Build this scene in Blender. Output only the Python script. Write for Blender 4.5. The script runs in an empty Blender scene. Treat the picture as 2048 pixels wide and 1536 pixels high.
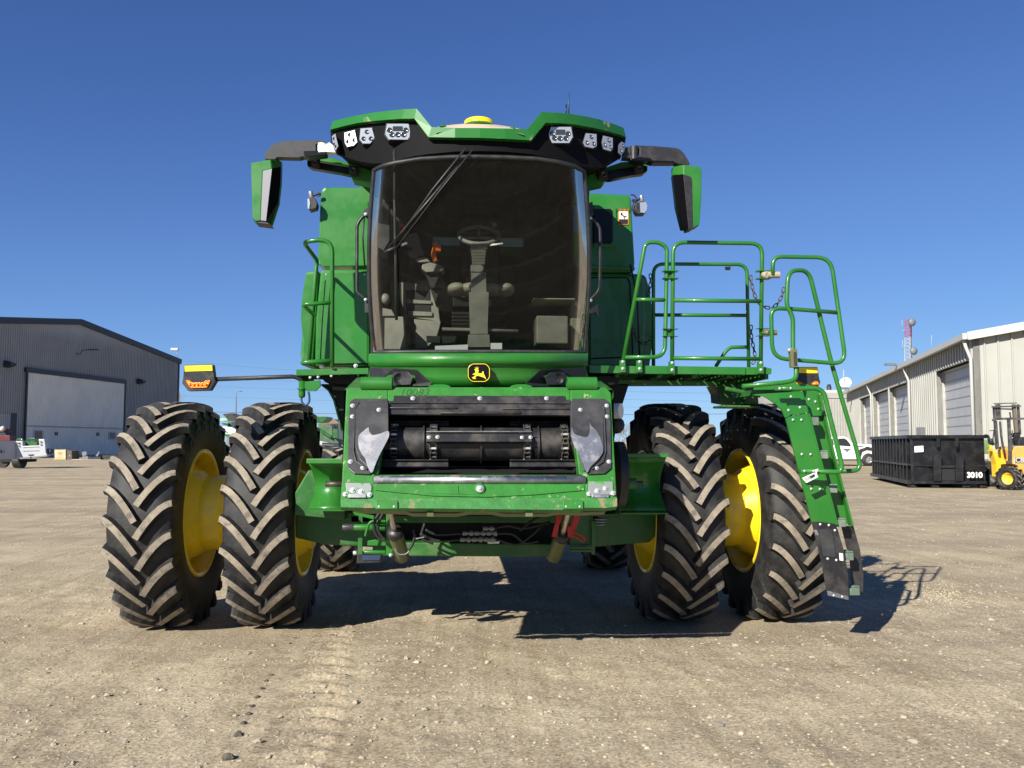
import bpy, math, random
from math import sin, cos, pi, radians, sqrt, atan2
from mathutils import Vector as V, Matrix, noise
from mathutils.geometry import tessellate_polygon
random.seed(7)
S = bpy.context.scene
COL = S.collection
# ------------------------------------------------------------------ camera
CP = V((-.169, -8.261, 1.63)); PITCH = radians(3.907); YAW = radians(3.417); F = 1742.
FW = V((sin(YAW)*cos(PITCH), cos(YAW)*cos(PITCH), sin(PITCH)))
RT = V((cos(YAW), -sin(YAW), 0)); UP = RT.cross(FW)
cd = bpy.data.cameras.new('camera'); cam = bpy.data.objects.new('camera', cd); COL.objects.link(cam)
cam.location = CP; cam.rotation_euler = (pi/2+PITCH, 0, -YAW)
cd.sensor_width = 36; cd.lens = 36*F/2048; cd.clip_end = 6000; cd.clip_start = .05
S.camera = cam
S.render.resolution_x = 1024; S.render.resolution_y = 768
S.view_settings.view_transform = 'Standard'; S.view_settings.look = 'None'
S.view_settings.exposure = .75; S.view_settings.gamma = 1

def ray(px, py): return FW + RT*((px-1024)/F) + UP*((768-py)/F)
def A(px, py, Y=0.):
    """point of the place seen at this spot of the photo, on the plane y = Y"""
    if callable(Y): Y = Y(px, py)
    r = ray(px, py); return CP + r*((Y-CP.y)/r.y)
def AD(px, py, d): return CP + ray(px, py)*d
def G(px, py, z=0.):
    r = ray(px, py); return CP + r*((z-CP.z)/r.z)

# ------------------------------------------------------------------ materials
MATS = {}
def mat(name, col, rough=.5, metal=0., var=0., vscale=4., col2=None, bump=0., bscale=40., coat=0., spec=.5,
        dust=None, dustamt=0., dscale=3., trans=0., emit=None, ior=1.45, dlo=.45, dhi=.7, detail=4.):
    m = bpy.data.materials.new(name); m.use_nodes = True; nt = m.node_tree; N = nt.nodes; L = nt.links
    b = N['Principled BSDF']; b.inputs['Roughness'].default_value = rough; b.inputs['Metallic'].default_value = metal
    b.inputs['Coat Weight'].default_value = coat; b.inputs['Coat Roughness'].default_value = .08
    b.inputs['Specular IOR Level'].default_value = spec; b.inputs['IOR'].default_value = ior
    b.inputs['Base Color'].default_value = (*col, 1)
    tc = N.new('ShaderNodeTexCoord'); src = None
    if var or col2:
        nz = N.new('ShaderNodeTexNoise'); nz.inputs['Scale'].default_value = vscale; nz.inputs['Detail'].default_value = detail
        L.new(tc.outputs['Object'], nz.inputs['Vector'])
        cr = N.new('ShaderNodeValToRGB'); c2 = col2 or tuple(min(1, c*(1+var)) for c in col); c1 = col if col2 else tuple(c*(1-var) for c in col)
        cr.color_ramp.elements[0].position = .35; cr.color_ramp.elements[1].position = .65
        cr.color_ramp.elements[0].color = (*c1, 1); cr.color_ramp.elements[1].color = (*c2, 1)
        L.new(nz.outputs['Fac'], cr.inputs['Fac']); src = cr.outputs['Color']
    if dust:
        nz = N.new('ShaderNodeTexNoise'); nz.inputs['Scale'].default_value = dscale; nz.inputs['Detail'].default_value = 8; nz.inputs['Roughness'].default_value = .65
        L.new(tc.outputs['Object'], nz.inputs['Vector'])
        mr = N.new('ShaderNodeMapRange'); mr.inputs[1].default_value = dlo; mr.inputs[2].default_value = dhi; mr.inputs[4].default_value = dustamt
        L.new(nz.outputs['Fac'], mr.inputs[0])
        mx = N.new('ShaderNodeMix'); mx.data_type = 'RGBA'; mx.inputs[6].default_value = (*col, 1); mx.inputs[7].default_value = (*dust, 1)
        if src: L.new(src, mx.inputs[6])
        L.new(mr.outputs[0], mx.inputs[0]); src = mx.outputs[2]
        ma = N.new('ShaderNodeMapRange'); ma.inputs[1].default_value = dlo; ma.inputs[2].default_value = dhi
        ma.inputs[3].default_value = rough; ma.inputs[4].default_value = rough+(max(.85, rough)-rough)*dustamt
        L.new(nz.outputs['Fac'], ma.inputs[0]); L.new(ma.outputs[0], b.inputs['Roughness'])
        if metal:
            mm = N.new('ShaderNodeMath'); mm.operation = 'MULTIPLY_ADD'; mm.inputs[1].default_value = -metal; mm.inputs[2].default_value = metal
            L.new(mr.outputs[0], mm.inputs[0]); L.new(mm.outputs[0], b.inputs['Metallic'])
    if src: L.new(src, b.inputs['Base Color'])
    if bump:
        nb = N.new('ShaderNodeTexNoise'); nb.inputs['Scale'].default_value = bscale; nb.inputs['Detail'].default_value = 4
        L.new(tc.outputs['Object'], nb.inputs['Vector'])
        bp = N.new('ShaderNodeBump'); bp.inputs['Strength'].default_value = bump; bp.inputs['Distance'].default_value = .01
        L.new(nb.outputs['Fac'], bp.inputs['Height']); L.new(bp.outputs['Normal'], b.inputs['Normal'])
    if emit: b.inputs['Emission Color'].default_value = (*emit, 1); b.inputs['Emission Strength'].default_value = 1
    MATS[name] = m; return m
DUST = (.42, .33, .23)
green = mat('green_paint', (.018, .150, .016), .32, var=.08, vscale=2, coat=.3, dust=(.055, .155, .035), dustamt=.5, dscale=4, bump=.03, bscale=25, dlo=.42, dhi=.8)
greenw = mat('green_paint_worn', (.025, .155, .02), .42, var=.12, vscale=12, dust=(.33, .32, .2), dustamt=.7, dscale=16, dlo=.62, dhi=.66, bump=.15, bscale=60)
greend = mat('green_frame_paint', (.018, .105, .018), .38, var=.12, vscale=5, dust=(.13, .17, .08), dustamt=.5, dscale=6, bump=.05, bscale=40)
rustgreen = mat('scraped_green_paint', (.03, .16, .03), .5, var=.15, vscale=14, dust=(.27, .17, .11), dustamt=.7, dscale=12, dlo=.56, dhi=.61, bump=.25, bscale=50)
yellow = mat('yellow_paint', (.86, .65, .010), .3, var=.04, vscale=3, coat=.3, dust=(.45, .33, .12), dustamt=.35, dscale=8)
rubber = mat('tyre_rubber', (.012, .012, .0125), .6, var=.25, vscale=6, dust=(.07, .064, .055), dustamt=.6, dscale=7, dlo=.42, dhi=.75, bump=.25, bscale=60)
tread = mat('dusty_tread', (.25, .212, .16), .9, var=.2, vscale=9, dust=(.06, .054, .048), dustamt=.9, dscale=14, dlo=.52, dhi=.72, bump=.4, bscale=90)
black = mat('black_plastic', (.018, .018, .02), .45, var=.1, vscale=9, dust=(.07, .065, .06), dustamt=.35, dscale=10, bump=.05, bscale=200)
blackg = mat('black_gloss', (.004, .004, .005), .3, spec=.3)
fblack = mat('fascia_black', (.004, .004, .0045), .7, spec=.15)
blackm = mat('black_steel', (.022, .022, .024), .38, metal=.2, var=.2, vscale=8, dust=(.12, .10, .08), dustamt=.45, dscale=7, bump=.06, bscale=70)
charcoal = mat('charcoal_shield', (.035, .035, .037), .42, metal=.1, var=.2, vscale=6, dust=(.1, .09, .08), dustamt=.4, dscale=7, bump=.08, bscale=70)
steel = mat('worn_bright_steel', (.40, .40, .41), .42, metal=1, var=.12, vscale=15, dust=(.25, .22, .19), dustamt=.5, dscale=12, dlo=.5, dhi=.75, bump=.03, bscale=80)
zinc = mat('zinc_bolt', (.75, .75, .72), .35, metal=.7)
chain_m = mat('chain_steel', (.09, .08, .07), .5, metal=.8, dust=(.2, .16, .12), dustamt=.5, dscale=40)
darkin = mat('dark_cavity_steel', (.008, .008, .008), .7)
lens = mat('lamp_reflector', (.46, .48, .50), .3, metal=.55, bump=.07, bscale=140)
led = mat('lamp_led', (.05, .055, .06), .15, metal=.3)
silver = mat('silver_plastic', (.22, .22, .23), .4, metal=.3, bump=.03, bscale=300)
white = mat('white_plastic', (.78, .78, .76), .4)
roofdust = mat('dusty_roof', (.46, .38, .27), .9, var=.15, vscale=4, dust=(.05, .20, .04), dustamt=.7, dscale=6, dlo=.62, dhi=.72, bump=.1)
roofgreen = mat('roof_green_dusty', (.022, .155, .02), .3, coat=.4, var=.05, vscale=3, dust=(.36, .31, .2), dustamt=.9, dscale=3.4, dlo=.6, dhi=.67)
inter = mat('interior_plastic', (.235, .23, .19), .55, var=.16, vscale=9, bump=.05, bscale=120)
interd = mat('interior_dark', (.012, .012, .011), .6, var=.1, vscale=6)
leather = mat('seat_leather', (.42, .39, .30), .5, var=.06, vscale=9, bump=.08, bscale=60)
wheelgrey = mat('steering_wheel_grey', (.16, .16, .14), .5)
orange = mat('orange_plastic', (.85, .16, .01), .35)
redd = mat('dull_red_paint', (.12, .022, .02), .5, var=.2, vscale=3)
red = mat('red_paint', (.45, .018, .012), .4, var=.15, vscale=12)
amber = mat('amber_lens', (.85, .22, .01), .15, bump=.5, bscale=120)
refl = mat('yellow_reflector', (.95, .68, .02), .35, bump=.1, bscale=200)
olive = mat('olive_cylinder', (.10, .12, .045), .38, var=.2, vscale=8, dust=(.2, .18, .1), dustamt=.5)
chrome = mat('chrome_rod', (.6, .56, .5), .2, metal=1, dust=(.35, .27, .2), dustamt=.6, dscale=9)
hose = mat('rubber_hose', (.015, .015, .016), .45)
bluehose = mat('blue_cable', (.02, .06, .12), .5)
stepm = mat('step_grating', (.10, .15, .11), .6, dust=(.3, .3, .24), dustamt=.6, dscale=14, bump=.3, bscale=150)
paper = mat('white_paper', (.82, .82, .8), .6)
ink = mat('black_ink', (.01, .01, .01), .6)
pencil = mat('pencil_mark', (.02, .05, .025), .7)
warn = mat('warning_orange', (.85, .25, .02), .5)

def glass_mat(name, tint, rough=.02, dirt=.06, refl_gain=.40):
    m = bpy.data.materials.new(name); m.use_nodes = True; nt = m.node_tree; N = nt.nodes; L = nt.links
    N.remove(N['Principled BSDF']); out = N['Material Output']
    t = N.new('ShaderNodeBsdfTransparent'); t.inputs[0].default_value = (*tint, 1)
    g = N.new('ShaderNodeBsdfGlossy'); g.inputs['Roughness'].default_value = rough; g.inputs[0].default_value = (1, 1, 1, 1)
    fr = N.new('ShaderNodeFresnel'); fr.inputs[0].default_value = 1.5
    mx = N.new('ShaderNodeMixShader'); fm = N.new('ShaderNodeMath'); fm.operation = 'MULTIPLY'; fm.inputs[1].default_value = refl_gain; L.new(fr.outputs[0], fm.inputs[0]); L.new(fm.outputs[0], mx.inputs[0]); L.new(t.outputs[0], mx.inputs[1]); L.new(g.outputs[0], mx.inputs[2])
    d = N.new('ShaderNodeBsdfDiffuse'); d.inputs[0].default_value = (.26, .25, .23, 1)
    tc = N.new('ShaderNodeTexCoord'); mp = N.new('ShaderNodeMapping'); mp.inputs['Scale'].default_value = (9, 9, 1.2)
    nz = N.new('ShaderNodeTexNoise'); nz.inputs['Scale'].default_value = 3; nz.inputs['Detail'].default_value = 8
    L.new(tc.outputs['Object'], mp.inputs[0]); L.new(mp.outputs[0], nz.inputs['Vector'])
    mr = N.new('ShaderNodeMapRange'); mr.inputs[1].default_value = .4; mr.inputs[2].default_value = .75; mr.inputs[3].default_value = dirt*.35; mr.inputs[4].default_value = dirt
    L.new(nz.outputs['Fac'], mr.inputs[0])
    ds = N.new('ShaderNodeVectorMath'); ds.operation = 'DISTANCE'; ds.inputs[1].default_value = (-.05, -1.9, 4.15); L.new(tc.outputs['Object'], ds.inputs[0])
    cx = N.new('ShaderNodeCombineXYZ'); sc = N.new('ShaderNodeMath'); sc.operation = 'MULTIPLY'; sc.inputs[1].default_value = 26; L.new(ds.outputs['Value'], sc.inputs[0]); L.new(sc.outputs[0], cx.inputs[0]); L.new(nz.outputs['Fac'], cx.inputs[1])
    n2 = N.new('ShaderNodeTexNoise'); n2.inputs['Scale'].default_value = 1.; n2.inputs['Detail'].default_value = 3; L.new(cx.outputs[0], n2.inputs['Vector'])
    r2 = N.new('ShaderNodeMapRange'); r2.inputs[1].default_value = .5; r2.inputs[2].default_value = .8; r2.inputs[4].default_value = dirt*1.3; L.new(n2.outputs['Fac'], r2.inputs[0])
    sm_ = N.new('ShaderNodeMath'); sm_.operation = 'ADD'; L.new(mr.outputs[0], sm_.inputs[0]); L.new(r2.outputs[0], sm_.inputs[1]); mr = sm_
    m2 = N.new('ShaderNodeMixShader'); L.new(mr.outputs[0], m2.inputs[0]); L.new(mx.outputs[0], m2.inputs[1]); L.new(d.outputs[0], m2.inputs[2])
    L.new(m2.outputs[0], out.inputs[0]); MATS[name] = m; return m
glass = glass_mat('tinted_glass', (.50, .52, .49), dirt=.012)
sideglass = glass_mat('side_glass', (.45, .50, .47), dirt=.03)

# ------------------------------------------------------------------ mesh builder
class MB:
    def __init__(s): s.v = []; s.f = []; s.m = []; s.mats = []; s.sm = []
    def mi(s, m):
        if m not in s.mats: s.mats.append(m)
        return s.mats.index(m)
    def add(s, vs, fs, m, smooth=False):
        o = len(s.v); k = s.mi(m); s.v += [tuple(v) for v in vs]
        for f in fs: s.f.append([i+o for i in f]); s.m.append(k); s.sm.append(smooth)
    def box(s, c, size, m, rot=None):
        c = V(c); h = V(size)/2; vs = []
        for z in (-1, 1):
            for y in (-1, 1):
                for x in (-1, 1):
                    p = V((x*h.x, y*h.y, z*h.z))
                    if rot: p = rot @ p
                    vs.append(c+p)
        s.add(vs, [(0, 2, 3, 1), (4, 5, 7, 6), (0, 1, 5, 4), (2, 6, 7, 3), (0, 4, 6, 2), (1, 3, 7, 5)], m); return s
    def bx(s, a, b, m):
        a = V(a); b = V(b); return s.box((a+b)/2, [abs(q) for q in (b-a)], m)
    def beam(s, a, b, w, h, m, up=V((0, 0, 1))):
        a = V(a); b = V(b); d = b-a; L = d.length; d.normalize(); x = d.cross(up); x.normalize(); z = x.cross(d)
        R = Matrix((x, d, z)).transposed(); return s.box((a+b)/2, (w, L, h), m, R)
    def prism(s, pts, ext, m, mside=None):
        """pts: 3D polygon; ext: vector"""
        n = len(pts); pts = [V(p) for p in pts]
        nn = V((0, 0, 0))
        for i in range(n): nn += (pts[i]-pts[0]).cross(pts[(i+1) % n]-pts[0])
        ax = max(range(3), key=lambda k: abs(nn[k])); q = [V([p[k] for k in range(3) if k != ax]).to_3d() for p in pts]
        tr = tessellate_polygon([q]); ext = V(ext)
        flip = nn.dot(ext) > 0
        def fix(t):
            a, b, c = t; w = (pts[b]-pts[a]).cross(pts[c]-pts[a])
            return (a, b, c) if w.dot(nn) > 0 else (a, c, b)
        T = [fix(t) for t in tr]
        fs = []
        for t in T:
            t = t if not flip else t[::-1]
            fs.append(t); fs.append(tuple(i+n for i in t[::-1]))
        s.add(pts+[p+ext for p in pts], fs, m)
        sd = []
        for i in range(n):
            j = (i+1) % n; f = (i, i+n, j+n, j); sd.append(f if not flip else f[::-1])
        o = len(s.v)-2*n; k = s.mi(mside or m)
        for f in sd: s.f.append([i+o for i in f]); s.m.append(k); s.sm.append(False)
        return s
    def slab(s, pts, Y, depth, m, mside=None):
        return s.prism([A(x, y, Y) for x, y in pts], (0, depth, 0), m, mside)
    def tube(s, pts, r, m, n=8, cap=True):
        pts = [V(p) for p in pts]; rr = r if isinstance(r, (list, tuple)) else [r]*len(pts)
        vs = []; fs = []; prev = None
        for i, p in enumerate(pts):
            if i == 0: d = pts[1]-p
            elif i == len(pts)-1: d = p-pts[i-1]
            else: d = (pts[i+1]-p).normalized()+(p-pts[i-1]).normalized()
            if d.length < 1e-9: d = V((0, 0, 1))
            d.normalize()
            if prev is None: u = d.orthogonal().normalized()
            else: u = (prev-d*prev.dot(d)).normalized()
            prev = u; w = d.cross(u)
            for k in range(n): a = 2*pi*k/n; vs.append(p+(u*cos(a)+w*sin(a))*rr[i])
            if i:
                for k in range(n):
                    a0 = (i-1)*n+k; a1 = (i-1)*n+(k+1) % n; fs.append((a0, a1, a1+n, a0+n))
        s.add(vs, fs, m, True)
        if cap:
            o = len(s.v)-len(vs); k = s.mi(m)
            s.f.append([o+i for i in range(n)][::-1]); s.m.append(k); s.sm.append(False)
            s.f.append([len(s.v)-n+i for i in range(n)]); s.m.append(k); s.sm.append(False)
        return s
    def lathe(s, prof, origin, axis, m, n=32, smooth=True):
        """prof: (along axis, radius)"""
        o = V(origin); ax = V(axis).normalized(); u = ax.orthogonal().normalized(); w = ax.cross(u); vs = []; fs = []
        for a, r in prof:
            for k in range(n):
                t = 2*pi*k/n; vs.append(o+ax*a+(u*cos(t)+w*sin(t))*r)
        for i in range(len(prof)-1):
            for k in range(n):
                a0 = i*n+k; a1 = i*n+(k+1) % n; fs.append((a0, a0+n, a1+n, a1))
        s.add(vs, fs, m, smooth); return s
    def cyl(s, a, b, r, m, n=16, r2=None):
        a = V(a); b = V(b); L = (b-a).length; r2 = r if r2 is None else r2
        s.lathe([(0, .0001), (0, r)], a, b-a, m, n, False); s.lathe([(0, r), (L, r2)], a, b-a, m, n, True)
        return s.lathe([(L, r2), (L, .0001)], a, b-a, m, n, False)
    def ball(s, c, r, m, n=12, sq=(1, 1, 1)):
        c = V(c); vs = []; fs = []; k = n//2
        for i in range(k+1):
            t = pi*i/k
            for j in range(n): a = 2*pi*j/n; vs.append(c+V((r*sin(t)*cos(a)*sq[0], r*sin(t)*sin(a)*sq[1], r*cos(t)*sq[2])))
        for i in range(k):
            for j in range(n): a0 = i*n+j; a1 = i*n+(j+1) % n; fs.append((a0, a0+n, a1+n, a1))
        s.add(vs, fs, m, True); return s
    def strip(s, rows, m, smooth=True, close=False):
        """rows: list of equal length point rows -> grid"""
        n = len(rows[0]); vs = [p for r in rows for p in r]; fs = []
        for i in range(len(rows)-1):
            for j in range(n-1): fs.append((i*n+j, i*n+j+1, (i+1)*n+j+1, (i+1)*n+j))
        s.add(vs, fs, m, smooth); return s
    def build(s, name, parent=None, bevel=0., recalc=True):
        me = bpy.data.meshes.new(name); me.from_pydata(s.v, [], s.f)
        for m in s.mats: me.materials.append(m)
        me.polygons.foreach_set('material_index', s.m); me.polygons.foreach_set('use_smooth', s.sm); me.update()
        if recalc:
            import bmesh
            b = bmesh.new(); b.from_mesh(me); bmesh.ops.recalc_face_normals(b, faces=b.faces); b.to_mesh(me); b.free()
        o = bpy.data.objects.new(name, me); COL.objects.link(o)
        if parent: o.parent = parent
        if bevel:
            md = o.modifiers.new('bevel', 'BEVEL'); md.width = bevel; md.segments = 2; md.limit_method = 'ANGLE'; md.angle_limit = radians(40)
        return o

def tag(o, label=None, cat=None, group=None, kind=None):
    if label: o['label'] = label
    if cat: o['category'] = cat
    if group: o['group'] = group
    if kind: o['kind'] = kind
    return o
def thing(name, label, cat, loc=(0, 0, 0), group=None):
    o = bpy.data.objects.new(name, None); COL.objects.link(o); o.location = loc; o.empty_display_size = .2
    return tag(o, label, cat, group)
def fillet(pts, r=.08, n=5):
    """round the corners of a 3D path"""
    pts = [V(p) for p in pts]; out = [pts[0]]
    for i in range(1, len(pts)-1):
        a, b, c = pts[i-1], pts[i], pts[i+1]; u = (a-b); w = (c-b); k = min(r, u.length*.48, w.length*.48)
        p0 = b+u.normalized()*k; p1 = b+w.normalized()*k
        for j in range(n+1): t = j/n; out.append(p0*(1-t)**2+b*2*t*(1-t)+p1*t*t)
    out.append(pts[-1]); return out
def smoothpath(pts, n=6):
    pts = [V(p) for p in pts]; out = []
    for i in range(len(pts)-1):
        p0 = pts[max(i-1, 0)]; p1 = pts[i]; p2 = pts[i+1]; p3 = pts[min(i+2, len(pts)-1)]
        for j in range(n):
            t = j/n; out.append(.5*((2*p1)+(p2-p0)*t+(2*p0-5*p1+4*p2-p3)*t*t+(3*p1-p0-3*p2+p3)*t*t*t))
    out.append(pts[-1]); return out
def sm(poly, n=4):
    """round an outline (closed Catmull-Rom)"""
    k = len(poly); out = []
    for i in range(k):
        p0, p1, p2, p3 = [V((*poly[(i+j) % k], 0)) for j in (-1, 0, 1, 2)]
        for j in range(n):
            t = j/n; q = .5*((2*p1)+(p2-p0)*t+(2*p0-5*p1+4*p2-p3)*t*t+(3*p1-p0-3*p2+p3)*t*t*t); out.append((q.x, q.y))
    return out
bolt_me = None
def bolt(p, parent, r=.012, d=V((0, -1, 0)), m=zinc):
    global bolt_me
    if bolt_me is None:
        b = MB(); b.lathe([(0, 1.5), (.25, 1.5), (.25, 1.0)], (0, 0, 0), (0, 0, 1), m, 10, False); b.lathe([(.25, 1.), (.9, .95), (1.1, .6), (1.1, .001)], (0, 0, 0), (0, 0, 1), m, 6, False)
        bolt_me = b.build('bolt'); me = bolt_me.data; bpy.data.objects.remove(bolt_me); bolt_me = me
    o = bpy.data.objects.new('bolt', bolt_me); COL.objects.link(o); o.parent = parent
    o.location = p; o.rotation_euler = V(d).to_track_quat('Z', 'Y').to_euler(); o.scale = (r*.52,)*3
    return o
def text(name, body, p, right, up, size, m, parent=None, ext=.002, bold=0., align='CENTER', shear=0.):
    c = bpy.data.curves.new(name, 'FONT'); c.body = body; c.size = size; c.extrude = ext; c.align_x = align; c.align_y = 'CENTER'; c.offset = bold; c.shear = shear
    o = bpy.data.objects.new(name, c); COL.objects.link(o); bpy.context.view_layer.update()
    me = bpy.data.meshes.new_from_object(o.evaluated_get(bpy.context.evaluated_depsgraph_get())); bpy.data.objects.remove(o)
    me.name = name; me.materials.clear(); me.materials.append(m)
    q = bpy.data.objects.new(name, me); COL.objects.link(q)
    r = V(right).normalized(); u = V(up); u = (u-r*u.dot(r)).normalized(); n = r.cross(u)
    mw = Matrix((r, u, n)).transposed().to_4x4(); mw.translation = V(p)
    if parent: q.parent = parent
    q.matrix_basis = mw
    return q
def link_chain(path, parent, m=chain_m, L=.045, r=.005, name='chain'):
    """real chain of alternately turned links along a path"""
    pts = [V(p) for p in path]; cum = [0]
    for i in range(1, len(pts)): cum.append(cum[-1]+(pts[i]-pts[i-1]).length)
    b = MB(); s = 0; k = 0
    def P(t):
        for i in range(1, len(pts)):
            if t <= cum[i]: return pts[i-1].lerp(pts[i], (t-cum[i-1])/(cum[i]-cum[i-1]+1e-9))
        return pts[-1]
    while s+L < cum[-1]+.02:
        a = P(s); c = P(min(s+L*1.25, cum[-1])); d = (c-a).normalized(); u = d.cross(V((0, 1, .01))).normalized()
        if k % 2: u = d.cross(u).normalized()
        w = L*.30; ring = []
        for j in range(10):
            t = 2*pi*j/10; e = (L*.45) if cos(t) > 0 else (-L*.45)
            ring.append((a+c)/2+d*(e*.75+cos(t)*w*.7)+u*sin(t)*w)
        ring.append(ring[0]); b.tube(ring, r, m, 5, False); s += L; k += 1
    return b.build(name, parent, recalc=False)
# ------------------------------------------------------------------ sky and sun
SUN_EL = radians(30.6)
sd = V((-cos(SUN_EL)*sin(radians(37.5)), -cos(SUN_EL)*cos(radians(37.5)), sin(SUN_EL)))
w = bpy.data.worlds.new('World'); S.world = w; w.use_nodes = True; nt = w.node_tree
sk = nt.nodes.new('ShaderNodeTexSky'); sk.sky_type = 'NISHITA'; sk.sun_disc = False; sk.sun_elevation = SUN_EL
sk.sun_rotation = atan2(sd.x, sd.y); sk.altitude = 0; sk.air_density = .6; sk.dust_density = 0.0; sk.ozone_density = 4.0
v1 = nt.nodes.new('ShaderNodeVectorMath'); v1.operation = 'SCALE'; v1.inputs['Scale'].default_value = .082
cv = nt.nodes.new('ShaderNodeRGBCurve'); v2 = nt.nodes.new('ShaderNodeVectorMath'); v2.operation = 'SCALE'; v2.inputs['Scale'].default_value = 1/(.06*2**S.view_settings.exposure)
for ci, pts_ in enumerate((((.051, .056), (.13, .15), (.578, .46)), ((.10, .136), (.246, .32), (.73, .68)), ((.212, .39), (.468, .71), (.737, .89)))):
    c_ = cv.mapping.curves[ci]; c_.points[0].location = (0, 0); c_.points[1].location = (1, (.65, .82, 1)[ci])
    for q_ in pts_: c_.points.new(*q_)
cv.mapping.update()
nt.links.new(sk.outputs[0], v1.inputs[0]); nt.links.new(v1.outputs[0], cv.inputs['Color']); nt.links.new(cv.outputs[0], v2.inputs[0]); nt.links.new(v2.outputs[0], nt.nodes['Background'].inputs[0]); nt.nodes['Background'].inputs[1].default_value = .06
sl = bpy.data.lights.new('sun', 'SUN'); sl.energy = 5.0; sl.angle = radians(.5); sl.color = (1, .955, .87)
so = bpy.data.objects.new('sun', sl); COL.objects.link(so); so.rotation_euler = sd.to_track_quat('Z', 'Y').to_euler()

# ------------------------------------------------------------------ ground
gm = bpy.data.materials.new('gravel_yard'); gm.use_nodes = True
def ground_mat():
    nt = gm.node_tree; N = nt.nodes; L = nt.links; b = N['Principled BSDF']; b.inputs['Roughness'].default_value = .95; b.inputs['Specular IOR Level'].default_value = .1
    tc = N.new('ShaderNodeTexCoord')
    def nz(scale, detail=4, rough=.6, mp=None):
        n = N.new('ShaderNodeTexNoise'); n.inputs['Scale'].default_value = scale; n.inputs['Detail'].default_value = detail; n.inputs['Roughness'].default_value = rough
        if mp:
            q = N.new('ShaderNodeMapping'); q.inputs['Scale'].default_value = mp; L.new(tc.outputs['Object'], q.inputs[0]); L.new(q.outputs[0], n.inputs['Vector'])
        else: L.new(tc.outputs['Object'], n.inputs['Vector'])
        return n.outputs['Fac']
    def ramp(f, p0, c0, p1, c1):
        r = N.new('ShaderNodeValToRGB'); e = r.color_ramp.elements; e[0].position = p0; e[1].position = p1; e[0].color = (*c0, 1); e[1].color = (*c1, 1)
        L.new(f, r.inputs['Fac']); return r.outputs['Color']
    def mix(f, a, c):
        m = N.new('ShaderNodeMix'); m.data_type = 'RGBA'
        if isinstance(f, float): m.inputs[0].default_value = f
        else: L.new(f, m.inputs[0])
        L.new(a, m.inputs[6])
        if isinstance(c, tuple): m.inputs[7].default_value = (*c, 1)
        else: L.new(c, m.inputs[7])
        return m.outputs[2]
    base = ramp(nz(.35, 6), .35, (.36, .30, .205), .65, (.475, .405, .285))
    warmp = ramp(nz(1.3, 6), .44, (.33, .275, .195), .58, (.50, .43, .30))
    c = mix(.5, base, warmp)
    # packed bands of darker earth, drawn out along the yard
    bandc = ramp(nz(1, 5, .6, (.05, .5, 1)), .46, (0, 0, 0), .62, (.55, .55, .55))
    c = mix(bandc, c, (.27, .225, .165))
    gr = ramp(nz(42, 6, .75), .36, (.50, .48, .45), .60, (1.25, 1.23, 1.2))
    m = N.new('ShaderNodeMix'); m.data_type = 'RGBA'; m.blend_type = 'MULTIPLY'; m.inputs[0].default_value = 1; L.new(c, m.inputs[6]); L.new(gr, m.inputs[7]); c = m.outputs[2]
    vo = N.new('ShaderNodeTexVoronoi'); vo.inputs['Scale'].default_value = 26; L.new(tc.outputs['Object'], vo.inputs['Vector'])
    st = ramp(vo.outputs['Distance'], .12, (1, 1, 1), .2, (0, 0, 0))
    cm = N.new('ShaderNodeMath'); cm.operation = 'GREATER_THAN'; cm.inputs[1].default_value = .62
    sp = N.new('ShaderNodeSeparateColor'); L.new(vo.outputs['Color'], sp.inputs[0]); L.new(sp.outputs[0], cm.inputs[0])
    m3 = N.new('ShaderNodeMath'); m3.operation = 'MULTIPLY'; L.new(cm.outputs[0], m3.inputs[0]); L.new(st, m3.inputs[1])
    c = mix(m3.outputs[0], c, (.58, .52, .43))
    L.new(c, b.inputs['Base Color'])
    trk = nz(1, 6, .6, (7, .35, 1))
    tc_ = ramp(trk, .50, (1, 1, 1), .60, (.86, .84, .80)); m = N.new('ShaderNodeMix'); m.data_type = 'RGBA'; m.blend_type = 'MULTIPLY'; m.inputs[0].default_value = .8; L.new(c, m.inputs[6]); L.new(tc_, m.inputs[7]); c = m.outputs[2]; L.new(c, b.inputs['Base Color'])
    h1 = nz(14, 8, .7); h2 = nz(90, 4, .6)
    ad = N.new('ShaderNodeMath'); ad.operation = 'MULTIPLY_ADD'; ad.inputs[1].default_value = .35; L.new(h2, ad.inputs[0]); L.new(h1, ad.inputs[2])
    ad2 = N.new('ShaderNodeMath'); ad2.operation = 'MULTIPLY_ADD'; ad2.inputs[1].default_value = .35; L.new(m3.outputs[0], ad2.inputs[0]); L.new(ad.outputs[0], ad2.inputs[2])
    bp = N.new('ShaderNodeBump'); bp.inputs['Strength'].default_value = .6; bp.inputs['Distance'].default_value = .012
    L.new(ad2.outputs[0], bp.inputs['Height']); L.new(bp.outputs['Normal'], b.inputs['Normal'])
ground_mat()
TR0 = G(672, 1245); TR1 = G(600, 1536)      # the fresh tyre print that leads away from the machine
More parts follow.
